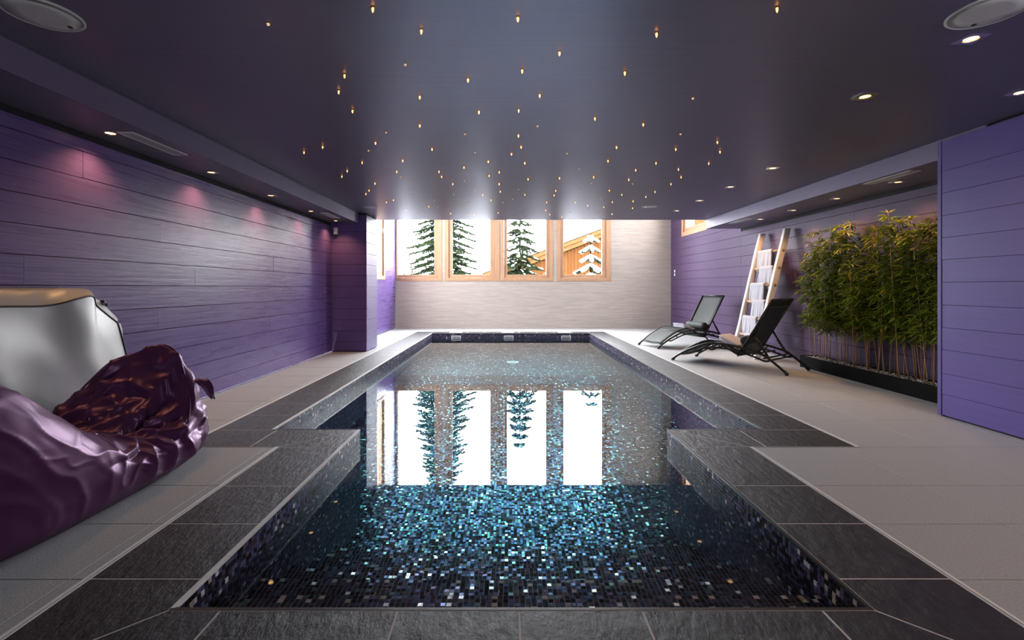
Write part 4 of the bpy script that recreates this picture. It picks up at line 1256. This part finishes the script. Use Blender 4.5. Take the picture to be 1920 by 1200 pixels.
# ================================================================== OUTSIDE
GZ = 0.55
M['snow'] = add_noise(mat('fresh_snow', (0.80,0.82,0.86), 0.8, spec=0.2), (3,3,3), 4, 0.5, 0.05, 0.3, 0.05)
mb = MB()
mb.grid(lambda u,v: (-40+80*u, YB+0.6+60*v, GZ+0.25*noise.noise((u*14,v*12,0))), 60, 50)
mb.v = [(x,y,z) for x,y,z in mb.v]
sn = mb.build('snow_ground', M['snow'], None, True); sn['kind'] = 'structure'
M['needle'] = [mat('spruce_needle_dark',(0.010,0.0155,0.0075),0.8,spec=0.0), mat('spruce_needle_mid',(0.019,0.026,0.013),0.8,spec=0.0)]
M['bark'] = add_noise(mat('conifer_bark',(0.008,0.006,0.004),0.9,spec=0.0),(30,30,6),4,0.6,0.3)
xr = random.Random(23)
def conifer(x, y, top, spread, label, whorls, snow=0.6, droop=0.35, sparse_top=True, per=7):
    t_ = empty('spruce_tree', (x,y,GZ)); tag(t_, label, 'tree', 'spruces outside the windows')
    H = top-GZ
    mb = MB(); mb.tube([(0,0,-0.2),(0.01,0,H*0.5),(0,0,H)], [0.05+0.012*H,0.03,0.006], 8); mb.build('trunk', M['bark'], t_, True)
    fo = MB(); sm = MB()
    for w in range(whorls):
        f = (w+0.5)/whorls
        z = 0.15 + (H-0.2)*f
        ln = spread*(1-f)**0.8 + 0.10
        for b_ in range(per):
            az = 2*math.pi*(b_+xr.random()*0.7)/per
            l = ln*xr.uniform(0.7,1.1)
            d = Vector((math.cos(az), math.sin(az), 0))
            def P(tq, d=d, l=l, z=z): return Vector((0,0,z)) + d*l*tq + Vector((0,0,-droop*l*tq**1.3 + 0.10*l*tq**3))
            fo.tube([P(0),P(0.5),P(1.0)], [0.012,0.008,0.003], 4, mi=2)
            nseg = max(4, int(l/0.045))
            side = Vector((-d.y,d.x,0))
            for i in range(nseg):
                tq = 0.15+0.85*(i+xr.random())/nseg
                p = P(tq)
                for sg in (-1,1):
                    tl = l*0.28*(1.15-tq)+0.05
                    dir_ = (side*sg + d*xr.uniform(0.5,1.0) + Vector((0,0,xr.uniform(-0.5,0.1)))).normalized()
                    e_ = p + dir_*tl
                    sv_ = dir_.cross(Vector((0,0,1))).normalized()*xr.uniform(0.020,0.036)
                    fo.face([p-sv_*0.6, p.lerp(e_,0.6)-sv_+Vector((0,0,-0.012)), e_+Vector((0,0,-0.02)), p.lerp(e_,0.6)+sv_+Vector((0,0,-0.012)), p+sv_*0.6], xr.choice((0,1)))
                    for q in range(5):
                        c = p.lerp(e_, (q+0.5)/5)
                        for r_ in range(2):
                            nd = (dir_*0.8 + Vector((xr.uniform(-1,1),xr.uniform(-1,1),xr.uniform(-0.9,0.7)))).normalized()*0.075
                            wv = nd.cross(Vector((xr.uniform(-1,1),xr.uniform(-1,1),0.3))).normalized()*0.011
                            fo.face([c-wv, c+wv, c+nd], xr.choice((0,1)))
            # snow pillows along the top of the branch
            for i in range(int(3+4*snow)):
                if xr.random() > snow: continue
                tq = xr.uniform(0.2,1.0); p = P(tq)+Vector((0,0,0.03))
                rx = xr.uniform(0.05,0.10)*(0.6+0.5*snow); ry = rx*xr.uniform(0.5,0.8); rz = rx*xr.uniform(0.3,0.45)
                b0 = len(sm.v); tan = (P(min(1,tq+0.05))-P(tq-0.05)).normalized()
                sd = tan.cross(Vector((0,0,1))).normalized(); up = sd.cross(tan)
                for j in range(4):
                    ph = -0.5+ (math.pi/2+0.5)*j/3
                    for k in range(7):
                        a = 2*math.pi*k/7
                        sm.v.append(tuple(p + tan*rx*1.5*math.cos(ph)*math.cos(a) + sd*ry*math.cos(ph)*math.sin(a) + up*rz*math.sin(ph)))
                for j in range(3):
                    for k in range(7):
                        k2 = (k+1)%7; sm.f.append((b0+j*7+k,b0+j*7+k2,b0+(j+1)*7+k2,b0+(j+1)*7+k)); sm.m.append(0)
    o = fo.build('foliage', M['needle']+[M['bark']], t_); o['kind'] = 'stuff'
    o = sm.build('snow_load', M['snow'], t_, True); o['kind'] = 'stuff'
conifer(0.40, 15.5, 4.1, 0.85, 'young spruce with a bare leader, snow on its boughs, beyond the third window', 13, 0.40, 0.50, per=9)
conifer(-2.40, 18.0, 8.4, 1.45, 'tall spruce behind the pillar between the first and second windows', 30, 0.22, 0.42, per=10)
conifer(2.60, 15.0, 2.72, 0.60, 'small spruce buried in snow in front of the chalet', 7, 1.3, 0.6)

# bare snowy shrub
sh_ = empty('bare_shrub', (-4.75, 22.5, GZ)); tag(sh_, 'bare twiggy shrub dusted with snow beyond the first window', 'shrub')
tw = MB(); sm2 = MB()
def twig(p, d, l, r, depth):
    e_ = p + d*l
    m_ = p.lerp(e_,0.5) + Vector((xr.uniform(-1,1),xr.uniform(-1,1),xr.uniform(-1,1)))*l*0.06
    tw.tube([p,m_,e_], [r,r*0.8,r*0.6], 4)
    if depth <= 3: sm2.tube([p+Vector((0,0,r+0.006)),m_+Vector((0,0,r+0.010)),e_+Vector((0,0,r+0.004))], [0.006,0.010,0.005], 5)
    if depth == 0: return
    for k in range(3 if depth > 1 else 4):
        nd = (d + Vector((xr.uniform(-1,1),xr.uniform(-0.7,0.7),xr.uniform(-0.35,0.6)))*0.75).normalized()
        twig(p.lerp(e_, xr.uniform(0.45,1.0)), nd, l*xr.uniform(0.6,0.85), r*0.6, depth-1)
for k in range(4):
    twig(Vector((xr.uniform(-0.2,0.5),xr.uniform(-0.2,0.2),0)), Vector((xr.uniform(-0.35,0.45),xr.uniform(-0.2,0.2),1)).normalized(), 1.35, 0.034, 5)
M['twig'] = mat('twig_bark',(0.013,0.011,0.009),0.8,spec=0.0)
tw.build('twigs', M['twig'], sh_)
o = sm2.build('snow_load', M['snow'], sh_, True); o['kind'] = 'stuff'

# chalet gable and roof
M['larch'] = add_noise(mat('orange_larch_boards',(0.042,0.017,0.0058),0.8,spec=0.0),(8,8,0.8),4,0.6,0.25)
M['larch2'] = add_noise(mat('pale_larch_fascia',(0.055,0.026,0.010),0.8,spec=0.0),(0.8,8,8),4,0.6,0.2)
ch = empty('chalet', (4.0, 27.0, GZ)); tag(ch, 'orange larch chalet with a snow covered roof beyond the fourth window', 'building')
def rk(X): return 2.95 + (X-3.06)*0.377     # underside of the rake board
X0c, X1c = -0.6, 9.5
mb = MB(); mb.prism([(X0c-4.0+0.1,-0.05),(X1c-4.0,-0.05),(X1c-4.0,5.0),(X0c-4.0+0.1,5.0)], 0, 0.9); mb.build('plinth', mat('chalet_plinth',(0.03,0.025,0.02),0.9,spec=0.0), ch)
mb = MB()
mb.v = [(X0c-4.0,0.035,0.2),(X1c-4.0,0.035,0.2),(X1c-4.0,0.035,rk(X1c)-GZ),(X0c-4.0,0.035,rk(X0c)-GZ)]; mb.v += [(a,0.12,c) for a,b,c in mb.v]
mb.f = [(0,1,2,3),(7,6,5,4),(0,4,5,1),(1,5,6,2),(2,6,7,3),(3,7,4,0)]; mb.m = [0]*6
mb.build('gable_wall', mat('gable_shadow_boards',(0.020,0.008,0.003),0.9,spec=0.0), ch)
x = X0c
while x < X1c:
    w = 0.19
    mb = MB(); top = min(rk(x),rk(x+w))
    mb.slab((-4.0,0,-GZ), ex, ez, (0,-1,0), x+0.004, x+w-0.004, GZ+0.3, top, -0.03, xr.uniform(0.0,0.025), 0.004)
    mb.build('board', M['larch'], ch); x += w
def rake(z0, z1, y0, y1, m_, nm):
    mb = MB(); p = []
    a, b = X0c-0.8, X1c+0.2
    for X, zz in ((a,z0),(b,z0),(b,z1),(a,z1)): p.append((X-4.0, rk(X)+zz-GZ))
    n0 = len(mb.v)
    mb.v = [(q[0],y0,q[1]) for q in p] + [(q[0],y1,q[1]) for q in p]
    mb.f = [(0,1,2,3),(7,6,5,4),(0,4,5,1),(1,5,6,2),(2,6,7,3),(3,7,4,0)]; mb.m = [0]*6
    mb.build(nm, m_, ch)
rake(0.0, 0.22, -0.35, -0.30, M['larch2'], 'rake_board')
rake(0.24, 0.46, -0.42, -0.37, M['larch2'], 'rake_board')
rake(0.02, 0.44, -0.30, 5.0, M['larch'], 'roof_deck')
rake(0.465, 0.50, -0.45, 5.0, mat('dark_roof_edge',(0.006,0.006,0.006),0.8,spec=0.0), 'roof_edge')
rake(0.505, 0.75, -0.40, 5.0, M['snow'], 'roof_snow')
# timber store seen through the high side window
sd_ = empty('timber_shed', (7.5, 18.6, GZ)); tag(sd_, 'open timber shed wall with spaced boards beyond the high side window', 'shed')
for k in range(16):
    mb = MB(); mb.box(0,0.05,-2.4+k*0.30,-2.4+k*0.30+0.18,0,5.2); mb.build('board', M['larch2'], sd_)
for z in (1.5,3.4,5.0):
    mb = MB(); mb.box(0.05,0.13,-2.5,2.5,z,z+0.14); mb.build('rail', M['larch'], sd_)
